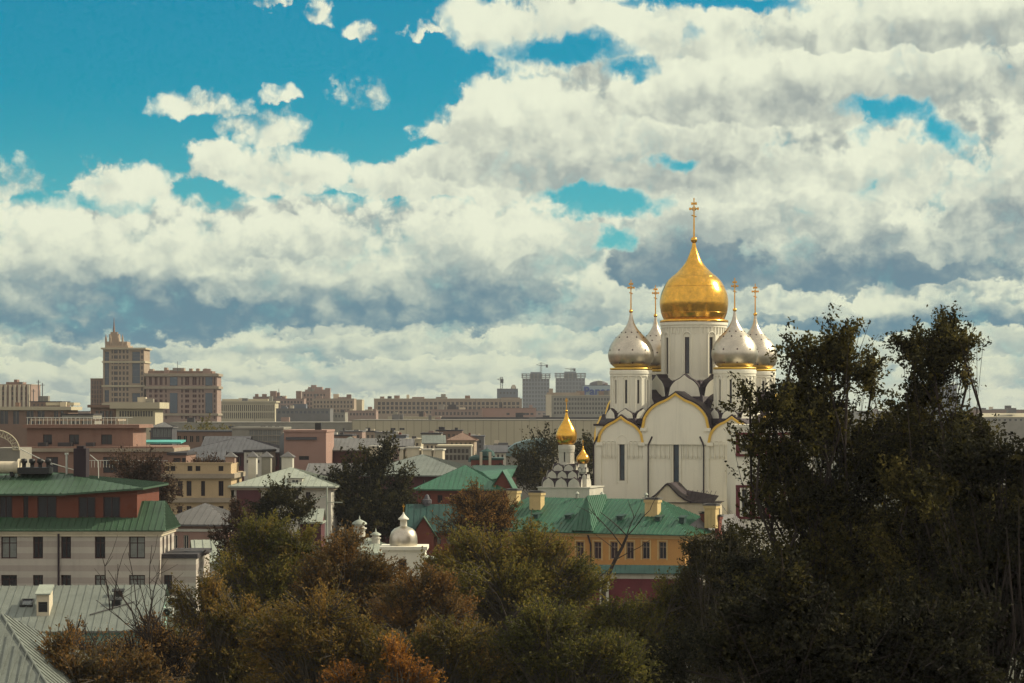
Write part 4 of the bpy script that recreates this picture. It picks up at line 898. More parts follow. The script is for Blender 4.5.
# lower green roof
S = block('convent_wing', 'low dark wing with dark green roof and tiny lit gable above the chapel dome', 'building', 408, 498, 292, 531, 10, 0, 'redbrick', roof='gable', roofmat='green_teal', rise=3.2, over=.5, rows=[(537,544)], cols=(414,494,8), wf=.4)
b = MB(); xg = S.x(423.5,-.8); zt = S.z(517.5,0,-.8); b.prism_y([(xg-1.3,0),(xg-1.3,S.h-.4),(xg,zt),(xg+1.3,S.h-.4),(xg+1.3,0)], -.8, 3); b.build('porch', M['redbrick'], S.root)
b = MB(); b.slab([(xg,-1.1,zt+.12),(xg+1.9,-1.1,S.h-.9),(xg+1.9,3.2,S.h-.9),(xg,3.2,zt+.12)], .1); b.slab([(xg-1.9,-1.1,S.h-.9),(xg,-1.1,zt+.12),(xg,3.2,zt+.12),(xg-1.9,3.2,S.h-.9)], .1); b.build('porch_roof', M['green_dull'], S.root)
x = S.x(427,5); b = MB(); z0, z1 = S.h+2, S.z(494,0,5); b.lathe([(.45,z0),(.45,z0+(z1-z0)*.5),(.62,z0+(z1-z0)*.52),(.62,z0+(z1-z0)*.7),(.4,z0+(z1-z0)*.75),(.25,z1-.2),(.02,z1)], 10, (x,5), smooth=False); b.build('cupola', M['grey_dark'], S.root)
S = block('cupola_house', 'red building with two small green cupolas left of the curved roof', 'building', 471, 503, 440, 460, 10, 0, 'redbrick', roof='parapet', roofmat='green_teal', rows=[(464,470)], cols=(474,500,4), wf=.35)
for px, yt in ((476,454),(487,448)):
    x = S.x(px,3); z1 = S.z(yt,0,3); b = MB(); b.lathe([(.9,S.h),(.9,z1-1.6),(1.6,z1-1.5),(1.3,z1-.6),(.1,z1-.1),(.03,z1+.6)], 8, (x,3), smooth=False); b.build('cupola', M['green_teal'], S.root)
for px in (481,490): b = MB(); x = S.x(px,0); b.box(x-.25, x+.25, -.3, .3, 0, S.z(452)); b.build('chimney', M['cream'], S.root)
S = Site('curved_roof_hall', 'hall with curved pale teal metal roof left of the golden chapel dome', 'hall', 501, 547, 540, 0)
w = S.w; b = MB(); b.box(0, w, 0, 20, 0, S.z(456)); b.build('wall', M['concrete'], S.root)
prof = [(0,S.z(456)),(w*.12,S.z(450)),(w*.3,S.z(444)),(w*.55,S.z(440.5)),(w*.8,S.z(439)),(w,S.z(438.5)),(w,S.z(456))]
b = MB(); b.prism_y(prof, -.5, 20); b.build('curved_roof', M['grey_teal'] if 'grey_teal' in M else mat('grey_teal_roof', (.13,.19,.19), .5, .2, var=.15), S.root)
# white slab roofed buildings at left
S = block('slab_roofed_office', 'pale stone office with projecting white slab roof and ribbon of windows', 'office', 116, 155, 600, 408.5, 14, 0, 'pale', rows=[(411,416.5)], cols=(119,153,13), wf=.7, roof='slab', roofmat='pale', rise=1.6, over=1.4)
block('pink_office', 'dusky pink office wing left of the pale stone office', 'office', 91, 117, 606, 407.5, 12, 0, 'brownish', rows=[(411,423)], cols=[(97,3),(102,4),(107,3),(111,3)], roof='slab', roofmat='brownish', rise=.7, over=.8)
S = block('white_canopy_building', 'low building at left edge with thin white slab roof over dark bays', 'building', -12, 68, 610, 410, 14, 0, 'brownish', rows=[(411,424)], cols=[(4,8),(16,6),(30,7),(41,7),(56,4),(62,3)], roof='slab', roofmat='pale', rise=.9, over=1.0)
b = MB(); b.box(S.x(48,6), S.x(76,6), 3, 12, S.z(405.5,0,6), S.z(402.5,0,6)); 
for a in (50,62,72): b.box(S.x(a,6)-.2, S.x(a,6)+.2, 6, 6.4, S.h, S.z(405.5,0,6))
b.build('upper_canopy', M['pale'], S.root)
block('pale_low_block', 'low pale block beneath the white slab roof beside the pink office', 'building', 62, 93, 560, 415, 12, 0, 'concrete', rows=[(418,424)], cols=(66,90,5), wf=.4, roof='parapet', roofmat='tar')
S = block('conservatory', 'steel and glass rooftop conservatory below the stone office', 'conservatory', 151, 172, 480, 427, 7, 0, 'grey_dark', rows=[(428.5,437)], cols=(152.5,171,5), wf=.8, glass='glass_pale', frame='grey_dark', roof='hip', roofmat='grey_mid', rise=1.0, over=.3)
block('dark_roof_block', 'dark flat roofed block behind the conservatory', 'building', 150, 236, 500, 432, 16, 0, 'brownish', rows=[(436,442)], cols=(176,232,9), wf=.5, roof='parapet', roofmat='grey_dark')
S = Site('flat_canopy', 'bright turquoise flat canopy sheet beside the terraced building', 'canopy', 139, 190, 345, 0); b = MB()
b.slab([(0,0,S.z(442)),(S.x(181),0,S.z(442)),(S.x(183),3,S.z(440)),(S.x(142),3,S.z(440))], .25); b.build('sheet', M['teal'], S.root)
for a in (142,160,178): b = MB(); b.bar((S.x(a),.5,0),(S.x(a),.5,S.z(442)-.1),.12,6); b.build('post', M['steel'], S.root)
S = Site('arched_truss', 'pale arched steel truss on a roof at the left edge', 'truss', -8, 20, 300, 0); b = MB()
pr_ = None
for i in range(9):
    t = i/8*math.pi/2; c0 = Vector((S.x(-6)+ (S.x(19)-S.x(-6))*math.sin(t), 0, S.z(450)+(S.z(430)-S.z(450))*math.cos(t)))
    c1 = Vector((S.x(-6)+ (S.x(13)-S.x(-6))*math.sin(t), 0, S.z(450)+(S.z(436)-S.z(450))*math.cos(t)))
    b.bar(c0, c1, .08, 5)
    if pr_: b.bar(pr_[0], c0, .11, 6); b.bar(pr_[1], c1, .07, 6); b.bar(pr_[0], c1, .04, 5)
    pr_ = (c0, c1)
b.build('truss_frame', M['pale'], S.root); b = MB(); b.box(S.x(-10), S.x(19), .5, 8, 0, S.z(448)); b.build('base_block', M['concrete'], S.root)
# roofscape between hall and cathedral: individual small buildings
for i, (a, c_, yt, Y, wl, rf, lab) in enumerate((
  (328,352,436,560,'brownish','tar','brown flat roofed block with pipes right of the salmon hall'),
  (340,362,432,640,'pinkish','grey_mid','dusty pink block with white parapets behind the brown block'),
  (360,376,432,700,'sand','tar','sand coloured narrow block right of the dusty pink block'),
  (375,396,433,620,'concrete','grey_mid','grey concrete block with stair tower left of the pale blue grey block'),
  (390,406,436,600,'concrete_blue','grey_mid','pale blue grey block in the middle of the roofscape'),
  (404,421,440,560,'pale','pale','low cream block with lit end wall behind the white roof boxes'),
  (421,441,434,640,'concrete','tar','concrete block with dark plant room in the roofscape'),
  (436,462,431,660,'brownish','tar','dark brown block carrying a line of chimneys'),
  (460,484,437,600,'grey_mid','grey_dark','dark metal clad block with flat roof right of the chimney block'),
  (482,512,447,640,'brownish','tar','low brown block at the foot of the long panel wall'))):
    st = (c_-a)/5
    S = block('city_block', lab, 'building', a, c_, Y, yt, 16, 0, wl, rows=[(yt+3,yt+6),(yt+8,yt+11)], cols=(a+1.5,c_-1.5,max(3,int((c_-a)/5))), wf=.45, roof='parapet', roofmat=rf, group='small blocks in the roofscape')
    its = []
    for k_ in range(rnd.randint(2,4)):
        x0 = a+rnd.uniform(1, c_-a-5); its.append((x0, x0+rnd.uniform(1.5,5), yt-rnd.uniform(1.5,4.5), rnd.uniform(2,9), 2.5, 'chimney' if rnd.random() < .5 else 'roof_box', rnd.choice(['cream','white2','pinkish','tar','redbrick'])))
    rboxes(S, its)
for (a, c_, yt, Y, wl, rf, rt, rs, lab) in (
  (178,204,441,540,'sand','grey_mid','hip',1.6,'sand walled house with grey hip roof behind the terraced building'),
  (244,262,452,400,'white2','tar','parapet',0,'small off white block between two capped chimneys'),
  (196,222,460,370,'pinkish','grey_dark','gable',1.5,'pinkish house with dark gabled roof above the beige building'),
  (338,360,444,470,'cream','grey_metal','hip',1.5,'cream house with pale hip roof right of the salmon hall'),
  (356,372,441,520,'redbrick','tar','parapet',0,'little red brick block behind the dark leafy tree'),
  (392,412,446,500,'pinkish','grey_mid','gable',1.6,'pinkish house with grey gable roof behind the row of roof boxes'),
  (424,444,443,545,'cream','grey_metal','gable',1.8,'cream house with pale gable roof in the middle roofscape'),
  (448,474,440,575,'sand','brownish','hip',1.8,'sand coloured house with brown hip roof near the panel wall'),
  (486,506,452,500,'white2','grey_dark','gable',1.4,'off white house with dark gable roof beside the curved roof'),
  (318,334,440,600,'concrete','grey_metal','gable',1.6,'grey house with pale roof behind the salmon hall')):
    block('town_house', lab, 'house', a, c_, Y, yt, 11, rnd.uniform(-8,8), wl, rows=[(yt+2.5,yt+5.5),(yt+8,yt+11)], cols=(a+1.5,c_-1.5,max(3,int((c_-a)/4.5))), wf=.42, roof=rt, roofmat=rf, rise=rs, over=.5, group='old town houses in the roofscape')
# street mast
r = empty('street_mast', at(327,520,240)*1.0, 0, 'thin pale mast with two slanted arms beside the tiny outhouse', 'mast'); r.location.z = 0
b = MB(); zz = zat(487,240); b.bar((0,0,0),(0,0,zz),.09,6); b.build('pole', M['pale_metal'], r)
b = MB(); b.bar((0,0,zat(496,240)),(-1.4,0,zat(499.5,240)),.05,5); b.bar((0,0,zat(502,240)),(1.6,0,zat(502.5,240)),.05,5); b.build('arm', M['pale_metal'], r)
# ------------------------------------------------------------------ far skyline
T0 = 1100.0
S = Site('residential_tower', 'tall beige tower block with stepped crown and thin spire', 'tower', 103, 144, T0, 0); w = S.w; zt = S.z(349); D = 18
mb = MB(); fl = [(350+i*5.35, 353.4+i*5.35) for i in range(14)]
ops = S.grid(fl[:14], [(112.3,1.4),(115.8,3.6),(120,2.0),(123.7,2.0),(127.4,2.0),(142,1.8)])
ops = [o for o in ops]; st = [(S.x(104.5), S.x(109), S.z(385), S.z(362)), (S.x(104.5), S.x(109), S.z(361), S.z(351.5)), (S.x(132), S.x(140), S.z(383.5), S.z(363)), (S.x(132), S.x(140), S.z(361), S.z(351.5)), (S.x(132), S.x(140), S.z(402), S.z(393)), (S.x(104.5), S.x(109), S.z(402), S.z(390))]
ops = mb.facade((0,0),(w,0),0,zt,ops+st,.6); sop = mb.facade((w,0),(w,D),0,zt); mb.facade((w,D),(0,D),0,zt); mb.facade((0,D),(0,0),0,zt); mb.build('wall', M['sand'], S.root)
put_windows(S.root, (0,0),(w,0), [o for o in ops if o not in st], .6, 'far', 'frame_beige', 'glass'); put_windows(S.root, (0,0),(w,0), [o for o in ops if o in st], .6, 'grid', 'frame_beige', 'glass_blue', 'glazed_bay')
b = MB()
for yy, pr in ((348.5,.9),(362,.5),(386,.6),(404,.5)): b.box(-pr, w+pr, -pr, D+pr, S.z(yy)-.4, S.z(yy)+.4)
b.build('cornice', M['pale'], S.root)
for (a, c_, y0, y1, d0) in ((106,128,348,345.5,2),(107,127,345.5,341.5,4),(109,119,341.5,334,7),(110.5,117.5,334,332,8)):
    b = MB(); x0, x1 = S.x(a,d0), S.x(c_,d0); b.box(x0, x1, d0, D-d0, S.z(y0,0,d0)-.3, S.z(y1,0,d0)); b.build('crown_tier', M['sand'], S.root)
for a in (106,110.5,118,122.5):
    b = MB(); x = S.x(a,4); z0 = S.z(345,0,4); b.bar((x,4,z0-2),(x,4,z0+3.4),.5,6); b.bar((x,4,z0+3.4),(x,4,z0+5.2),.5,6,.05); b.build('pinnacle', M['sand'], S.root)
b = MB(); x = S.x(114,12); b.bar((x,12,S.z(333)),(x,12,S.z(325)),.7,8,.35); b.bar((x,12,S.z(325)),(x,12,S.z(316.5)),.35,6,.08); b.build('spire', M['brownish'], S.root)
S = block('tower_annex', 'lower beige annex attached to the left of the spired tower', 'building', 90.5, 103, 1104, 379, 22, 0, 'brownish', rows=[(381+i*4.6, 384.4+i*4.6) for i in range(6)], cols=[92.5,95,97.5,100.5], wpx=1.3, roof='parapet', roofmat='sand')
S = block('residential_wing', 'long beige residential wing with maroon bays right of the spired tower', 'building', 146, 217, 1096, 374, 16, 0, 'pinkish',
   rows=[(377,385),(389.5,392.5),(394.5,397.5),(399.5,402.5),(405,408),(410,413),(416,419)], cols=[(150.5,2.6),(156,2.8),(161,2.8),(166,1.6),(182,1.6),(187,4),(194.5,4),(199.5,1.6),(203,1.6),(214.5,1.6)], glass='maroon', frame='frame_beige', roof='parapet', roofmat='sand', cornice=[(375,1.2,.9),(387.5,1.2,.9),(414.5,1,.6)], wdepth=.7, ops_extra=[])
for a, c_ in ((170,177.5),(205.5,212.5)):
    x0, x1 = S.x(a), S.x(c_)
    for t, b_ in ((377,385.5),(393,413)): b = MB(); b.box(x0, x1, -.3, -.01, S.z(b_), S.z(t)); b.build('glazed_bay', M['glass_blue'], S.root)
rboxes(S, [(149,153,369,4,5),(153,163,370.5,6,9),(164,167,367.5,4,5),(168,178,370,6,8),(181,184,368,4,5),(189,192,368.5,5,4),(196,199,368.5,5,4),(204,207,368.5,5,4)], m='sand')
b = MB(); b.box(S.x(148,3), S.x(212,3), 3, 16, S.h, S.z(371,0,3)); b.build('attic_storey', M['brownish'], S.root)
S = block('white_ribbed_office', 'pale office block with close vertical white ribs right of the beige wing', 'office', 220, 275, 1350, 402.5, 20, 0, 'pale', rows=[(405,411),(412.5,418.5)], cols=(221,274,26), wf=.5, roof='slab', roofmat='pale', rise=.9, over=.8, wdepth=.8)
b = MB(); b.box(S.x(222,6), S.x(268,6), 6, 16, S.h, S.z(399,0,6)); b.build('penthouse', M['pale'], S.root)
for i, (a, c_, yt, Y, wl, rws, n, lab) in enumerate((
  (253,282,397,1700,'brownish',3,9,'brown block with irregular roof behind the white ribbed office'),
  (276,304,399,1620,'pinkish',3,8,'pinkish grey block right of the white ribbed office'),
  (302,327,392,1640,'pinkish',4,7,'tall pinkish block with stepped pyramidal crown'),
  (312,354,399,1560,'sand',3,12,'sand coloured slab block with regular grid of windows'),
  (352,362,400,1590,'pale',0,0,'narrow pale block with blank sunlit end wall'),
  (345,376,411,1420,'pinkish',1,9,'low pinkish row beyond the long pale wall'),
  (276,330,409,1300,'grey_mid',1,12,'low violet grey glazed block with two plant rooms'),
  (324,345,413,1330,'concrete',1,6,'low grey block between glazed block and pinkish row'))):
    S = block('skyline_block', lab, 'building', a, c_, Y, yt, 24, 0, wl, rows=[(yt+2+j*4.2, yt+4.4+j*4.2) for j in range(rws)], cols=(a+1,c_-1,max(n,1)), wf=.5, roof='parapet', roofmat=wl, group='apartment blocks on the skyline', glass='glass' if wl != 'grey_mid' else 'glass_blue')
    if yt == 392: rboxes(S, [(305,325,389.5,3,14,'crown_tier'),(308,322,387,5,10,'crown_tier'),(311,316,385,6,6,'crown_tier')], m='pinkish')
    elif i == 0: rboxes(S, [(262,266,394,4,6),(270,276,391,5,8),(255,258,394,6,5)], m='brownish')
    elif i == 1: rboxes(S, [(296,301,391,4,6),(280,285,397,6,8)], m='brownish')
    elif i == 3: rboxes(S, [(325,330,388,4,6),(316,322,396,5,8),(338,348,397,6,6)], m='pinkish')
    elif i == 6: rboxes(S, [(293,306,404,4,8),(281,287,407,6,6)], m='concrete_blue')
    elif i == 5: rboxes(S, [(350,353,409,4,5),(365,372,409.5,3,6)], m='pale')
S = block('panel_hall', 'very long pale wall of vertical panels crossing the view below the skyline', 'exhibition hall', 352, 602, 900, 420.5, 60, 0, 'panel', roof='parapet', roofmat='concrete', rows=[(428,430)], cols=[(393,5),(402,5)])
S = block('grey_panel_hall', 'long grey panel wall joining the beige wing and the pale hall', 'exhibition hall', 170, 356, 915, 423, 55, 0, 'concrete', roof='parapet', roofmat='concrete', rows=[(426,428.5)], cols=[(263,5),(270,4),(277,4),(231,5)])
S = block('low_roof_strip', 'dark flat roof strip along the top of the pale panel hall', 'building', 438, 600, 990, 418, 30, 0, 'grey_dark', roof='parapet', roofmat='tar')
S = block('white_dome_store', 'low pale store with domed tanks on the long grey wall', 'building', 388, 440, 1000, 417.5, 18, 0, 'pale', roof='parapet', roofmat='pale', rows=[(419,421)], cols=(392,438,10), wf=.3)
S = block('long_apartment_slab', 'very long beige apartment slab with rows of dark paired windows', 'apartment block', 374, 522, 1500, 399, 22, 0, 'sand', rows=[(402,405),(406.5,409.5),(411,413.5)], cols=(377,520,33), wf=.62, roof='parapet', roofmat='pale', wdepth=.8)
rboxes(S, [(412,424,397,4,8),(436,447,397,4,8),(465,470,395.5,4,6),(380,384,396.5,4,5),(395,399,396,4,5),(501,520,397.5,5,8)], m='brownish')
S = block('pink_school', 'low pink building with pale window band in front of the long apartment slab', 'building', 431, 482, 1300, 410, 18, 0, 'pinkish', rows=[(412,415)], cols=(434,479,12), wf=.5, roof='parapet', roofmat='pinkish')
S = block('rose_depot', 'plain rose coloured low depot right of the pink building', 'building', 481, 536, 1310, 408.5, 18, 0, 'salmon', rows=[(413,415)], cols=[(508,3),(526,6),(532,3)], roof='parapet', roofmat='rose')
S = block('dark_core_building', 'small dark concrete block with crane behind the long apartment slab', 'building', 497, 518, 2200, 389, 20, 0, 'concrete_blue', rows=[(392,394)], cols=(499,516,5), wf=.4, roof='parapet', roofmat='grey_dark')
def unfinished(lab, a, c_, yt, Y, n):
    S = Site('unfinished_tower', lab, 'tower', a, c_, Y, 0, 'twin unfinished towers'); w = S.w; z1 = S.z(yt+5); D = w*.8
    fl = int(z1/5.2); mb = MB(); ops = []
    rows = [(z1-5.2*(j+1)+1.4, z1-5.2*(j+1)+4.6) for j in range(11)]
    for (z0, zz) in rows:
        for i in range(n): ops.append((w*(i+.18)/n, w*(i+.82)/n, z0, zz))
    ops = mb.facade((0,0),(w,0),0,z1,ops,1.0); mb.facade((w,0),(w,D),0,z1); mb.facade((w,D),(0,D),0,z1); mb.facade((0,D),(0,0),0,z1); mb.build('wall', M['concrete_blue'], S.root)
    put_windows(S.root, (0,0),(w,0), ops, 1.0, 'far', 'concrete_blue', 'glass')
    ztop = S.z(yt)
    for k_ in range(3):
        b = MB(); zz = z1+(ztop-z1)*(k_+1)/3; b.box(-1.5, w+1.5, -1.5, D+1.5, zz-.7, zz); b.build('floor_slab', M['concrete_blue'], S.root)
    for i in range(8):
        b = MB(); x = w*i/7; b.box(x-.6, x+.6, -.8, .6, z1, ztop-.7); b.build('column', M['concrete'], S.root)
    b = MB(); b.box(w*.3, w*.7, D*.2, D*.8, z1, ztop+2); b.build('core', M['concrete_blue'], S.root); return S, ztop
S1, zt1 = unfinished('left of the two unfinished concrete towers, the taller with open top floors', 522.5, 549.5, 373.5, 3000, 9)
S2, zt2 = unfinished('right of the two unfinished concrete towers, partly behind the sign building', 556, 585, 373, 3050, 9)
def crane(lab, px, py0, py1, Y, jib, back, side=1):
    r = empty('tower_crane', ((px-512)/F*Y, Y, zat(py0, Y)), 0, lab, 'crane'); h = zat(py1, Y)-zat(py0, Y); mpp = Y/F
    b = MB()
    for x in (-1, 1): b.bar((x,0,0),(x,0,h),.35,4)
    n = 6
    for i in range(n): b.bar((-1,0,h*i/n),(1,0,h*(i+1)/n),.22,4)
    b.build('mast', M['black'], r)
    zj = h*.72; b = MB(); b.bar((0,0,zj),(side*jib*mpp,0,zj+1.2),.5,4,.3); b.bar((0,0,h),(side*jib*mpp*.8,0,zj+1.2),.2,4); b.build('jib', M['black'], r)
    b = MB(); b.bar((0,0,zj),(-side*back*mpp,0,zj),.5,4); b.bar((0,0,h),(-side*back*mpp,0,zj),.2,4); b.build('counter_jib', M['black'], r)
    b = MB(); x = -side*back*mpp; b.box(min(x,x+side*3), max(x,x+side*3), -1.5, 1.5, zj-2.6, zj+1.4); b.build('counterweight', M['black'], r)
crane('tower crane standing on the taller left unfinished tower', 541, 373.5, 362.5, 3015, 5, 7, -1)
crane('tower crane lying low over the right unfinished tower', 571.5, 373, 368, 3065, 7, 4, -1)
crane('small tower crane above the dark concrete block', 501.5, 389, 377, 2210, 4.5, 2, -1)
S = block('office_slab', 'long grey office slab with pale left edge and dense rows of windows', 'office', 546, 625, 1500, 395.5, 20, 0, 'concrete', rows=[(398,400.5),(402.5,405),(407,409.5),(411.5,414)], cols=(553.5,624,24), wf=.62, roof='parapet', roofmat='pale', wdepth=.7)
b = MB(); b.box(0, S.x(551.5), -.8, -.02, 0, S.h+.6); b.build('edge_pier', M['cream'], S.root)
rboxes(S, [(547,580,392.5,1,14),(549,553,388.5,4,8),(576,582,391.5,5,9)], m='sand')
S = block('sign_building', 'pale blue rooftop building behind the office slab carrying big blue letters', 'building', 582, 640, 1900, 385.5, 24, 0, 'concrete_blue', roof='parapet', roofmat='concrete_blue')
b = MB(); x0 = S.x(582.5); b.box(x0, S.x(632), -1.4, -1.0, S.z(395.8), S.z(385.8)); sb = b.build('sign_board', mat('pale_blue_board', (.30,.37,.39), .6, var=.05), S.root)
fc = bpy.data.curves.new('sign_letters', 'FONT'); fc.body = 'Panasonic'; fc.size = 9.6; fc.extrude = .5; fc.offset = .28; fc.space_character = 1.04
fo = bpy.data.objects.new('sign_letters', fc); sc.collection.objects.link(fo); bpy.context.view_layer.update()
me = bpy.data.meshes.new_from_object(fo); bpy.data.objects.remove(fo); me.materials.clear(); me.materials.append(M['signblue'])
fw = max(v.co.x for v in me.vertices)-min(v.co.x for v in me.vertices)
lo = bpy.data.objects.new('sign_letters', me); sc.collection.objects.link(lo); lo.parent = S.root; lo.rotation_euler = (R(90),0,0); lo.scale = ((S.x(631)-S.x(583.5))/fw, 1.0, 1.0); lo.location = (S.x(583.3), -1.95, S.z(395))
b = MB(); b.lathe([(S.x(609)-S.x(599),0),(S.x(608)-S.x(599),2.2),(S.x(604)-S.x(599),3.6),(.1,4.2)], 16, (0,0)); o_ = b.build('roof_dome', M['grey_dark'], S.root); o_.location = (S.x(599,8), 12, S.h)
# right side
S = block('blue_glass_tower', 'slim dark blue tower showing between the two treetops at right', 'tower', 912, 957, 2300, 385, 30, 0, 'concrete_blue', rows=[(387+i*4, 389.4+i*4) for i in range(7)], cols=(914,955,12), wf=.7, glass='glass_blue', frame='concrete_blue', roof='parapet', roofmat='grey_dark')
S = block('blue_block_behind_tree', 'blue grey block glimpsed through the left side of the dark treetop', 'building', 781, 812, 2000, 383, 25, 0, 'concrete_blue', rows=[(386,388),(390,392)], cols=(783,810,8), wf=.6, glass='glass_blue', frame='concrete_blue', roof='parapet', roofmat='grey_dark')
S = block('distant_slab', 'long low grey slab on the horizon at the right edge', 'building', 974, 1045, 1700, 410, 20, 0, 'brownish', rows=[(413,415)], cols=(977,1042,18), wf=.5, roof='parapet', roofmat='concrete')
rboxes(S, [(976,986,408,4,8),(992,1006,409,4,8)], m='tar')
S = block('grey_depot', 'low pale roofed depot in front of the distant slab above the dark trees', 'building', 982, 1045, 1200, 417, 20, 0, 'concrete', rows=[(419,421)], cols=(986,1040,10), wf=.4, roof='gable', roofmat='pale', rise=2.0)
S = block('crenellated_block', 'pinkish block with pale projecting bays and flat roof at the far left', 'building', -10, 31, 1000, 385, 20, 0, 'pinkish', rows=[(387,390),(392,395),(397,400)], cols=(-8,30,12), wf=.5, roof='parapet', roofmat='sand')
b = MB()
for i in range(9): x = S.x(-8+i*4.6); b.box(x-.5, x+.5, -.9, -.02, 0, S.h)
b.build('bay_pier', M['cream'], S.root); rboxes(S, [(6,22,382,3,9),(14,17,379.5,4,5)], m='brownish')
S = block('antenna_block', 'low dark block with antenna masts right of the crenellated block', 'building', 30, 62, 980, 402, 18, 0, 'brownish', rows=[(404,406)], cols=(32,60,7), wf=.4, roof='parapet', roofmat='tar')
for (px, yt) in ((33.5,389),(38.5,380),(42.5,383)):
    x = S.x(px,3); b = MB(); b.bar((x,3,S.h),(x,3,S.z(yt,0,3)),.22,5); b.bar((x-.9,3,S.z(yt+2)),(x+.9,3,S.z(yt+2)),.15,4); b.build('antenna', M['grey_mid'], S.root)
for i, (a, c_, yt, Y, wl, lab) in enumerate(((60,90,411.5,1900,'brownish','dim brown block left of the tower annex at the horizon'),(520,548,411,2300,'pinkish','dull pinkish block at the feet of the unfinished towers'),(590,780,409,2400,'concrete','long grey city block hidden mostly behind the cathedral'),(780,985,411,2600,'concrete','long dim block on the horizon behind the dark trees'),(-40,30,409,1700,'sand','sand coloured block at the left edge behind the crenellated block'))):
    block('horizon_block', lab, 'building', a, c_, Y, yt, 30, 0, wl, rows=[(yt+2,yt+3.6)], cols=(a+1,c_-1,max(5,int((c_-a)/5))), wf=.5, roof='parapet', roofmat='tar', group='dim blocks on the horizon')
# ------------------------------------------------------------------ trees
def leafmat(name, cols, rough=.75, tr=.35):
    m = bpy.data.materials.new(name); m.use_nodes = True; t = m.node_tree; t.nodes.clear(); g = G(t)
    a = g.n('ShaderNodeAttribute', attribute_name='leaf_kind'); rp = g.n('ShaderNodeValToRGB'); g.put(rp.inputs[0], a.outputs['Fac'])
    el = rp.color_ramp.elements; n = len(cols)
    while len(el) < n: el.new(.5)
    for i, c_ in enumerate(cols): el[i].position = i/(n-1); el[i].color = (*c_, 1)
    p = g.n('ShaderNodeBsdfPrincipled'); g.put(p.inputs['Base Color'], rp.outputs[0]); p.inputs['Roughness'].default_value = rough; p.inputs['Specular IOR Level'].default_value = .10
    tl = g.n('ShaderNodeBsdfTranslucent'); g.put(tl.inputs[0], rp.outputs[0]); mx = g.n('ShaderNodeMixShader'); mx.inputs[0].default_value = tr
    t.links.new(p.outputs[0], mx.inputs[1]); t.links.new(tl.outputs[0], mx.inputs[2])
    out = g.n('ShaderNodeOutputMaterial'); t.links.new(mx.outputs[0], out.inputs[0]); return m
LM = {
 'dark': leafmat('dark_green_leaves', [(.014,.014,.009),(.026,.025,.012),(.046,.041,.015),(.080,.064,.018)]),
 'tall': leafmat('dark_olive_leaves', [(.022,.021,.011),(.045,.042,.016),(.092,.080,.024),(.155,.122,.034)], tr=.45),
 'olive': leafmat('olive_leaves', [(.075,.075,.022),(.130,.118,.028),(.195,.160,.036),(.240,.160,.040)], tr=.42),
 'mix': leafmat('turning_leaves', [(.085,.074,.022),(.150,.108,.028),(.205,.135,.036),(.260,.150,.040)], tr=.42),
 'brown': leafmat('rusty_leaves', [(.095,.070,.028),(.155,.095,.034),(.205,.112,.038),(.270,.140,.042)], tr=.42),
 'orange': leafmat('orange_leaves', [(.16,.07,.02),(.24,.10,.025),(.33,.14,.03),(.42,.21,.035)], tr=.4),
 'purple': leafmat('purple_brown_leaves', [(.045,.030,.026),(.07,.04,.03),(.09,.055,.035),(.11,.07,.04)]),
}
def make_leaves(C, dirs, size, kind, jit=.25):
    """C: leaf centres (N,3); diamond leaves; kind (N,) ramp position"""
    N = len(C); a = nr.normal(size=(N,3)); a = a*.8+dirs*.7; a /= np.linalg.norm(a, axis=1)[:,None]+1e-9
    b = np.cross(a, nr.normal(size=(N,3))); b /= np.linalg.norm(b, axis=1)[:,None]+1e-9
    s = size*(1+nr.uniform(-.4,.4,N))[:,None]; la = a*s*.5; lb = b*s*.30
    n_ = np.cross(a, b)*s*.10
    V = np.stack([C-la, C-lb*.9+n_, C+la, C+lb*.9+n_], 1).reshape(-1,3)
    me = bpy.data.meshes.new('crown'); me.vertices.add(4*N); me.vertices.foreach_set('co', V.astype(np.float32).ravel())
    me.loops.add(4*N); me.loops.foreach_set('vertex_index', np.arange(4*N, dtype=np.int32)); me.polygons.add(N)
    me.polygons.foreach_set('loop_start', np.arange(0, 4*N, 4, dtype=np.int32)); me.polygons.foreach_set('loop_total', np.full(N, 4, np.int32))
    at_ = me.attributes.new('leaf_kind', 'FLOAT', 'FACE'); at_.data.foreach_set('value', np.clip(kind, 0, 1).astype(np.float32))
    me.update(); me.validate(); return me
def limb(mb, a, b, r0, r1, segs=4, wob=.08, n=6):
    a, b = Vector(a), Vector(b); L = (b-a).length; pts = [a]
    for i in range(1, segs): pts.append(a.lerp(b, i/segs)+Vector((rnd.uniform(-1,1), rnd.uniform(-1,1), rnd.uniform(-.5,.9)))*L*wob)
    pts.append(b)
    for i in range(segs): mb.bar(pts[i], pts[i+1], r0+(r1-r0)*i/segs, n, r0+(r1-r0)*(i+1)/segs, cap=False)
    return pts
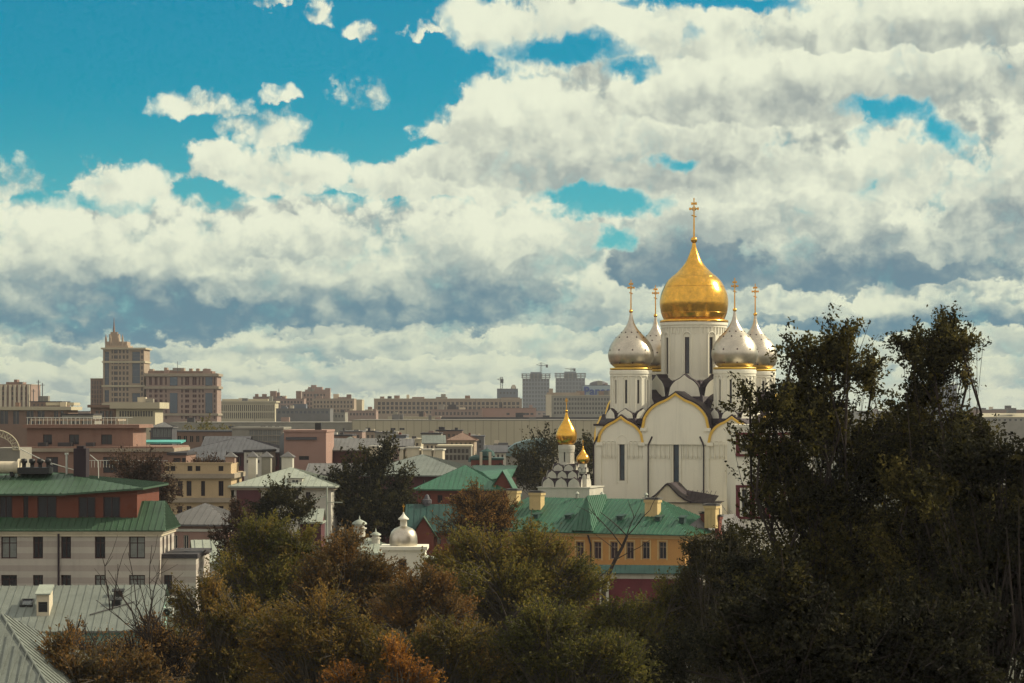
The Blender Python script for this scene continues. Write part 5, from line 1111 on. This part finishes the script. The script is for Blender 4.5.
def tree(name, label, px, Y, blobs, n, size, lm, trunk=.35, bark='bark', dens=26, spray=.42, up=.45, twig=1.0, group=None, cat='tree', shade_core=True, forkz=None, kind_mu=.45, twr=.022, core=.12, solid=False):
    """blobs: (px, py, rx_px, ry_px, depth offset m); leaves gather in sprays on twigs inside the blobs"""
    X = (px-512)/F*Y; r = empty(name, (X, Y, 0), 0, label, cat, group); base = Vector((X, Y, 0))
    wood = MB(); E = []
    for (bx, by, rx, ry, dy) in blobs:
        Yb = Y+dy; c = at(bx, by, Yb); m = Yb/F; E.append((np.array(c-base), rx*m, ry*m))
    zlow = min(e[0][2]-e[2] for e in E); cx_ = np.mean([e[0] for e in E], 0); zf = forkz if forkz is not None else max(zlow*.8, 1.5)
    top = Vector((cx_[0]*.4, cx_[1]*.4, zf)); limb(wood, (0,0,-.3), top, trunk, trunk*.7, 5, .02, 10)
    vol = np.array([e[1]*e[2]*(1.0) for e in E]); vol = vol/vol.sum(); allC, allD, allK = [], [], []
    for (c, a, hgt), v in zip(E, vol):
        k = max(4, int(n*v/dens)); cv = Vector(c)
        hub = limb(wood, top, cv-Vector((0,0,hgt*.35)), trunk*.34*max(.3, min(1, a/3)), trunk*.08, 5, .07)
        nsub = max(5, int(7+a*2.2)) if not solid else max(4, int(4+a))
        sd_ = nr.normal(size=(nsub,3)); sd_ /= np.linalg.norm(sd_, axis=1)[:,None]; sr = nr.uniform(.45,.95,nsub)[:,None]
        SC = np.stack([sd_[:,0]*a, sd_[:,1]*max(a*.8,.8), sd_[:,2]*hgt], 1)*sr+c; SR = nr.uniform(.26,.46,nsub)
        wi = SR**2; wi /= wi.sum(); ids = nr.choice(nsub, k, p=wi); ncore = int(k*core)
        d = nr.normal(size=(k,3)); d /= np.linalg.norm(d, axis=1)[:,None]; rad = nr.uniform(0,1,k)**.45
        P = SC[ids]+d*(rad*SR[ids])[:,None]*np.array([a, max(a*.8,.8), (hgt+a)*.5])
        if ncore: P[:ncore] = c+d[:ncore]*nr.uniform(0,.8,ncore)[:,None]*np.array([a, max(a*.7,.6), hgt])
        subk = nr.normal(size=nsub)*.22
        out = P-c; out /= np.linalg.norm(out, axis=1)[:,None]+1e-9; out[:,2] += up; out /= np.linalg.norm(out, axis=1)[:,None]
        L = spray*nr.uniform(.6,1.9,k)*(size*9)
        ck = kind_mu+subk[ids]+nr.normal(size=k)*.15
        for i in range(k):
            m_ = max(3, int(dens*nr.uniform(.5,1.5))); t = nr.uniform(-.6,1,m_)
            q = P[i]+out[i]*L[i]*t[:,None]+nr.normal(size=(m_,3))*L[i]*.13*(1.2-t*.8)[:,None]
            allC.append(q); allD.append(np.repeat(out[i][None], m_, 0)); allK.append(ck[i]+nr.normal(size=m_)*.16)
        nt = int(k*twig) if k*twig < 900 else 900
        for i in nr.choice(k, min(nt, k), replace=False):
            j = rnd.randint(1, len(hub)-1); s_ = Vector(P[i]); h_ = hub[j] if rnd.random() < .5 else cv.lerp(s_, .45)
            limb(wood, h_, s_+Vector(out[i])*float(L[i]), twr*2.2, twr*.7, 2, .08, 4)
    me = make_leaves(np.concatenate(allC), np.concatenate(allD), size, np.concatenate(allK))
    me.materials.append(LM[lm]); cr = bpy.data.objects.new('crown', me); sc.collection.objects.link(cr); cr.parent = r
    wood.build('trunk', M[bark], r); return r
# middle-distance trees
tree('shade_tree', 'tall dark leafy tree standing right of the ribbed roof house', 370, 305, [(352,480,22,26,0),(378,472,20,24,1),(395,490,18,26,0),(340,505,22,26,-1),(368,510,36,24,0),(395,515,20,18,0)], 26000, .42, 'dark', .6, twig=.3, dens=30, kind_mu=.3)
tree('shade_tree', 'dark green tree behind the small white church at its left', 540, 420, [(535,462,20,18,0),(550,448,13,12,1),(525,476,18,12,0),(545,478,20,14,0)], 9000, .5, 'dark', .5, twig=.2, kind_mu=.55)
tree('shade_tree', 'dark green tree filling the gap between small church and cathedral', 588, 425, [(586,466,12,20,0),(590,450,9,10,0),(584,484,11,12,0)], 5000, .5, 'dark', .5, twig=.2, kind_mu=.6)
tree('shade_tree', 'purple brown half bare tree in front of the terraced building', 146, 262, [(140,480,22,20,0),(160,485,18,20,0),(128,470,14,12,0),(150,466,16,10,0),(150,505,26,14,0)], 7500, .30, 'purple', .4, twig=.9, dens=14)
tree('roof_garden_tree', 'olive green treetop beside the long dark building', 206, 520, [(205,433,16,7,0),(218,438,12,7,0),(192,440,9,6,0)], 5000, .45, 'olive', .4, twig=.1)
tree('roof_garden_tree', 'reddish shrub behind the balustrade of the beige building', 210, 315, [(205,466,13,6,0),(190,467,9,5,0),(222,468,8,5,0)], 2600, .25, 'purple', .2, twig=.4, cat='shrub')
tree('autumn_tree', 'rust orange crown in front of the red brick house', 478, 232, [(478,512,26,18,0),(462,530,24,16,-1),(492,528,24,18,0),(480,500,18,10,0),(505,515,14,14,1)], 14000, .22, 'brown', .4, twig=.9, dens=16, kind_mu=.62)
tree('autumn_tree', 'dark bushy tree below the ribbed roof house', 285, 245, [(262,505,18,13,0),(285,500,18,13,0),(300,512,16,12,0),(275,520,24,12,0)], 9000, .28, 'dark', .4, twig=.3)
tree('autumn_tree', 'dark reddish small tree between villa and green crown', 232, 205, [(236,522,12,16,0),(228,545,16,16,0),(245,540,14,14,0)], 7000, .22, 'purple', .3, twig=.6)
# foreground autumn trees
FG = 'autumn trees across the foreground'
tree('autumn_tree', 'olive green crown at left centre, the greenest of the foreground row', 262, 172, [(258,548,30,26,0),(285,560,34,26,1),(240,575,36,26,0),(270,590,50,26,-1),(268,532,16,14,0),(300,548,22,16,0)], 47500, .19, 'olive', .5, twig=.45, dens=20, group=FG, bark='bark_grey')
tree('autumn_tree', 'brown and green crown beneath the white chapel', 345, 166, [(335,562,30,22,0),(360,580,36,26,0),(330,595,44,30,1),(385,600,36,24,0),(352,548,16,12,0)], 47500, .19, 'brown', .5, twig=.45, dens=20, group=FG, bark='bark_grey', kind_mu=.4)
tree('autumn_tree', 'broad yellow olive crown left of the dead trunk', 520, 168, [(485,560,40,28,0),(525,560,36,28,1),(560,575,36,26,0),(505,590,62,28,-1),(455,575,26,24,0),(540,548,26,16,0),(580,590,26,22,0)], 65000, .19, 'olive', .55, twig=.45, dens=20, group=FG, bark='bark_grey', kind_mu=.62)
tree('autumn_tree', 'rusty sparse crown between white chapel and yellow olive crown', 432, 160, [(420,600,32,24,0),(450,615,36,24,0),(400,620,30,22,0),(440,590,22,14,0)], 27500, .18, 'brown', .45, twig=.45, dens=16, group=FG, bark='bark_grey')
tree('autumn_tree', 'green brown crown in front of the crimson wall', 628, 150, [(610,622,32,22,0),(650,620,30,26,1),(630,645,52,26,0),(590,630,24,20,0),(665,600,18,18,0)], 45000, .18, 'olive', .45, twig=.45, dens=20, group=FG, bark='bark_grey', kind_mu=.3)
tree('autumn_tree', 'dark brownish crown hiding the right end of the yellow building', 716, 150, [(715,572,32,32,0),(695,600,26,30,0),(735,600,32,36,0),(736,556,24,20,0),(715,640,44,34,0),(705,555,20,18,0)], 57500, .17, 'dark', .5, twig=.4, dens=22, group=FG, bark='bark_grey', kind_mu=.72)
tree('autumn_tree', 'thinly leaved orange tree with bare upright twigs in front of the grey roof', 150, 142, [(85,662,30,22,0),(135,662,42,26,0),(180,650,28,28,0),(72,640,14,16,0),(160,636,20,20,0)], 11250, .16, 'brown', .35, twig=1.4, dens=9, group=FG, kind_mu=.65, bark='bark')
tree('autumn_tree', 'rusty crown at the bottom left below the annex', 215, 150, [(205,615,30,34,0),(240,620,34,26,0),(185,650,34,26,0),(225,655,50,26,0)], 40000, .18, 'mix', .45, twig=.45, dens=18, group=FG, bark='bark_grey')
tree('autumn_tree', 'rust brown crown in the middle of the bottom edge', 320, 140, [(290,640,44,28,0),(345,645,44,28,0),(320,620,40,22,0),(300,665,60,26,0),(370,665,40,26,0)], 62500, .175, 'mix', .5, twig=.45, dens=18, group=FG, bark='bark_grey', kind_mu=.5)
tree('autumn_tree', 'brown green crown at the bottom left of the forked bare trunk', 440, 138, [(420,655,44,26,0),(460,645,34,24,0),(400,670,44,24,0),(470,672,40,24,0)], 45000, .175, 'mix', .5, twig=.45, dens=18, group=FG, bark='bark_grey', kind_mu=.3)
tree('autumn_tree', 'dull green crown at the bottom edge right of the forked bare trunk', 560, 138, [(545,640,38,26,0),(585,655,38,26,0),(530,665,44,26,0),(620,672,44,24,0)], 50000, .19, 'olive', .5, twig=.45, dens=18, group=FG, bark='bark_grey', kind_mu=.15)
tree('autumn_tree', 'small bright orange treetop poking up at the bottom edge', 400, 118, [(398,665,14,16,0),(392,650,6,12,0),(345,682,20,12,0),(412,680,22,12,0)], 7500, .15, 'orange', .25, twig=.4, dens=16, group=FG, bark='bark_grey', kind_mu=.5)
tree('autumn_tree', 'rusty low crown in the bottom left corner behind the hipped house', 80, 134, [(70,670,30,18,0),(110,678,36,18,0),(150,680,30,18,0),(60,655,16,12,0)], 20000, .19, 'brown', .35, twig=.45, dens=16, group=FG, bark='bark_grey')
# dark trees at right
tree('tall_tree', 'tall dark tree at right with upright shoots reaching beside the silver domes', 858, 100,
  [(822,356,27,21,0),(836,338,15,18,0),(808,374,24,20,1),(848,366,26,26,0),(795,347,10,9,0),(872,380,14,18,1),(775,408,30,20,-1),(750,400,16,12,-1),(820,410,44,28,0),(760,440,22,14,-1),(845,440,60,34,0),(885,455,44,34,1),(775,470,34,22,0),(758,484,20,12,0),(830,490,66,36,0),(790,520,50,34,0),(860,540,70,44,0),(800,580,60,44,0),(870,600,70,44,1),(800,640,60,44,0)],
  125000, .165, 'tall', .6, twig=.10, dens=30, up=.8, spray=.42, kind_mu=.42, twr=.014)
tree('tall_tree', 'second tall dark tree at right whose round top stands clear against the clouds', 955, 98,
  [(932,350,28,21,0),(908,342,11,13,0),(944,334,19,16,0),(962,346,13,16,0),(968,378,8,9,0),(930,374,22,15,0),(915,402,20,16,1),(925,425,36,22,0),(955,450,50,26,0),(930,490,60,36,0),(985,525,56,36,0),(940,560,70,40,0),(990,600,60,44,0),(930,640,70,44,0)],
  105000, .165, 'tall', .6, twig=.10, dens=30, up=.8, spray=.42, kind_mu=.38, twr=.014)
tree('tall_tree', 'dense dark tree mass in the lower right corner', 1000, 84,
  [(1000,456,36,20,0),(1040,450,36,22,0),(970,480,46,30,0),(1030,500,50,40,0),(990,560,60,50,0),(1040,620,50,50,0),(960,640,60,50,0),(900,620,40,40,0)], 60000, .165, 'dark', .6, twig=.15, dens=28, kind_mu=.3)
tree('tall_tree', 'low dark tree filling the bottom right below the tall treetops', 800, 78,
  [(745,655,34,26,0),(800,650,46,40,0),(860,660,50,40,0),(780,610,40,34,0),(900,670,50,36,0),(940,650,50,40,0)], 52000, .165, 'dark', .5, twig=.15, dens=28, kind_mu=.2)
tree('tall_tree', 'dark undergrowth tree behind the tall trees above the bottom edge', 880, 118,
  [(760,560,30,36,0),(820,560,50,50,0),(900,520,60,50,0),(980,500,50,44,0),(770,620,40,44,0),(850,630,60,50,0),(940,600,60,60,0),(1020,560,50,60,0),(740,640,30,40,0),(680,660,30,26,0)], 70000, .2, 'dark', .6, twig=.05, dens=30, kind_mu=.25)
tree('tall_tree', 'small tree with yellow leaves caught in the dark treetop', 803, 112, [(802,404,6,6,0)], 350, .16, 'orange', .12, twig=.2, dens=14, kind_mu=.9) if False else None
for i, (px, Y_, bl, lm_, lab) in enumerate((
  (240, 190, [(215,640,40,30,0),(270,630,50,30,0),(240,670,70,30,0)], 'mix', 'brown understorey tree behind the left foreground crowns'),
  (380, 186, [(345,640,50,30,0),(400,640,50,32,0),(440,665,60,30,0),(350,675,60,26,0)], 'mix', 'brown understorey tree behind the middle foreground crowns'),
  (520, 186, [(490,630,50,30,0),(550,625,50,28,0),(510,665,70,30,0),(580,660,50,30,0)], 'olive', 'olive understorey tree hiding the foot of the crimson wall'),
  (680, 182, [(640,660,50,34,0),(690,640,44,34,0),(730,660,50,40,0)], 'dark', 'dark understorey tree below the yellow building'))):
    tree('autumn_tree', lab, px, Y_, bl, 26000, .24, lm_, .4, twig=.2, dens=22, group=FG, kind_mu=.2, core=.3)
# leaning dead tree and forked bare trunk
r = empty('dead_tree', ((604-512)/F*205, 205, 0), 0, 'leaning leafless dark trunk with thin branches in front of the yellow building', 'tree'); bw = MB(); Yd = 205
P = lambda px, py: at(px, py, Yd)-Vector(r.location)
limb(bw, (-.5,0,0), P(604,586), .28, .22, 4, .01, 8); limb(bw, P(604,586), P(627,536), .20, .12, 4, .02, 8)
for a, b_, q in (((627,536),(600,512),.05),((622,546),(588,508),.05),((600,522),(585,497),.03),((627,536),(634,518),.05),((634,518),(628,500),.03),((615,560),(650,540),.04),((618,552),(596,535),.04),((627,536),(650,510),.045),((650,510),(660,492),.025),((592,514),(576,506),.025),((634,518),(642,500),.025)):
    limb(bw, P(*a), P(*b_), q*1.3, q*.6, 3, .05, 5)
bw.build('trunk', M['bark'], r)
r = empty('bare_tree', ((515-512)/F*142, 142, 0), 0, 'forked dark bare trunk in front of the yellow olive crown', 'tree'); bw = MB(); Yd = 142
P = lambda px, py: at(px, py, Yd)-Vector(r.location)
limb(bw, (0,0,0), P(512,660), .24, .16, 4, .01, 8); limb(bw, P(512,660), P(510,620), .16, .12, 3, .02, 8); limb(bw, P(510,620), P(525,606), .12, .08, 3, .05, 7); limb(bw, P(525,606), P(548,612), .08, .05, 3, .1, 6); limb(bw, P(548,612), P(556,600), .05, .03, 2, .1, 5)
limb(bw, P(511,640), P(500,642), .07, .04, 2, .05, 5); limb(bw, P(511,625), P(500,600), .06, .03, 3, .06, 5); limb(bw, P(500,600), P(488,582), .035, .02, 3, .06, 5)
bw.build('trunk', M['bark'], r)
r = empty('bare_tree', ((150-512)/F*138, 138, 0), 0, 'leafless upright twigs rising in front of the grey standing seam roof', 'tree'); bw = MB(); Yd = 138
P = lambda px, py: at(px, py, Yd)-Vector(r.location)
limb(bw, (0,0,0), P(148,650), .2, .12, 4, .02, 6)
for (x0, x1, y1) in ((148,160,560),(148,140,575),(148,120,590),(146,108,570),(150,172,580),(146,96,600),(110,102,556),(112,118,564),(146,128,552),(150,152,545)):
    pts = limb(bw, P(x0, 640 if x0 > 130 else 610), P(x1, y1), .045, .018, 5, .03, 5)
    for k_ in range(5):
        p_ = pts[rnd.randint(1,4)]; limb(bw, p_, p_+Vector((rnd.uniform(-1.2,1.2), rnd.uniform(-.6,.6), rnd.uniform(.5,2.0))), .022, .01, 2, .06, 4)
bw.build('trunk', M['bark'], r)
# ------------------------------------------------------------------ haze
hm = bpy.data.materials.new('haze'); hm.use_nodes = True; t = hm.node_tree; t.nodes.clear()
pv = t.nodes.new('ShaderNodeVolumePrincipled'); pv.inputs['Color'].default_value = (.78,.80,.86,1); pv.inputs['Density'].default_value = 0.00008; pv.inputs['Anisotropy'].default_value = .3
out = t.nodes.new('ShaderNodeOutputMaterial'); t.links.new(pv.outputs[0], out.inputs['Volume'])
b = MB(); b.box(-2600, 2600, -60, 5200, -1, 96); tag(b.build('haze', hm), kind='stuff')
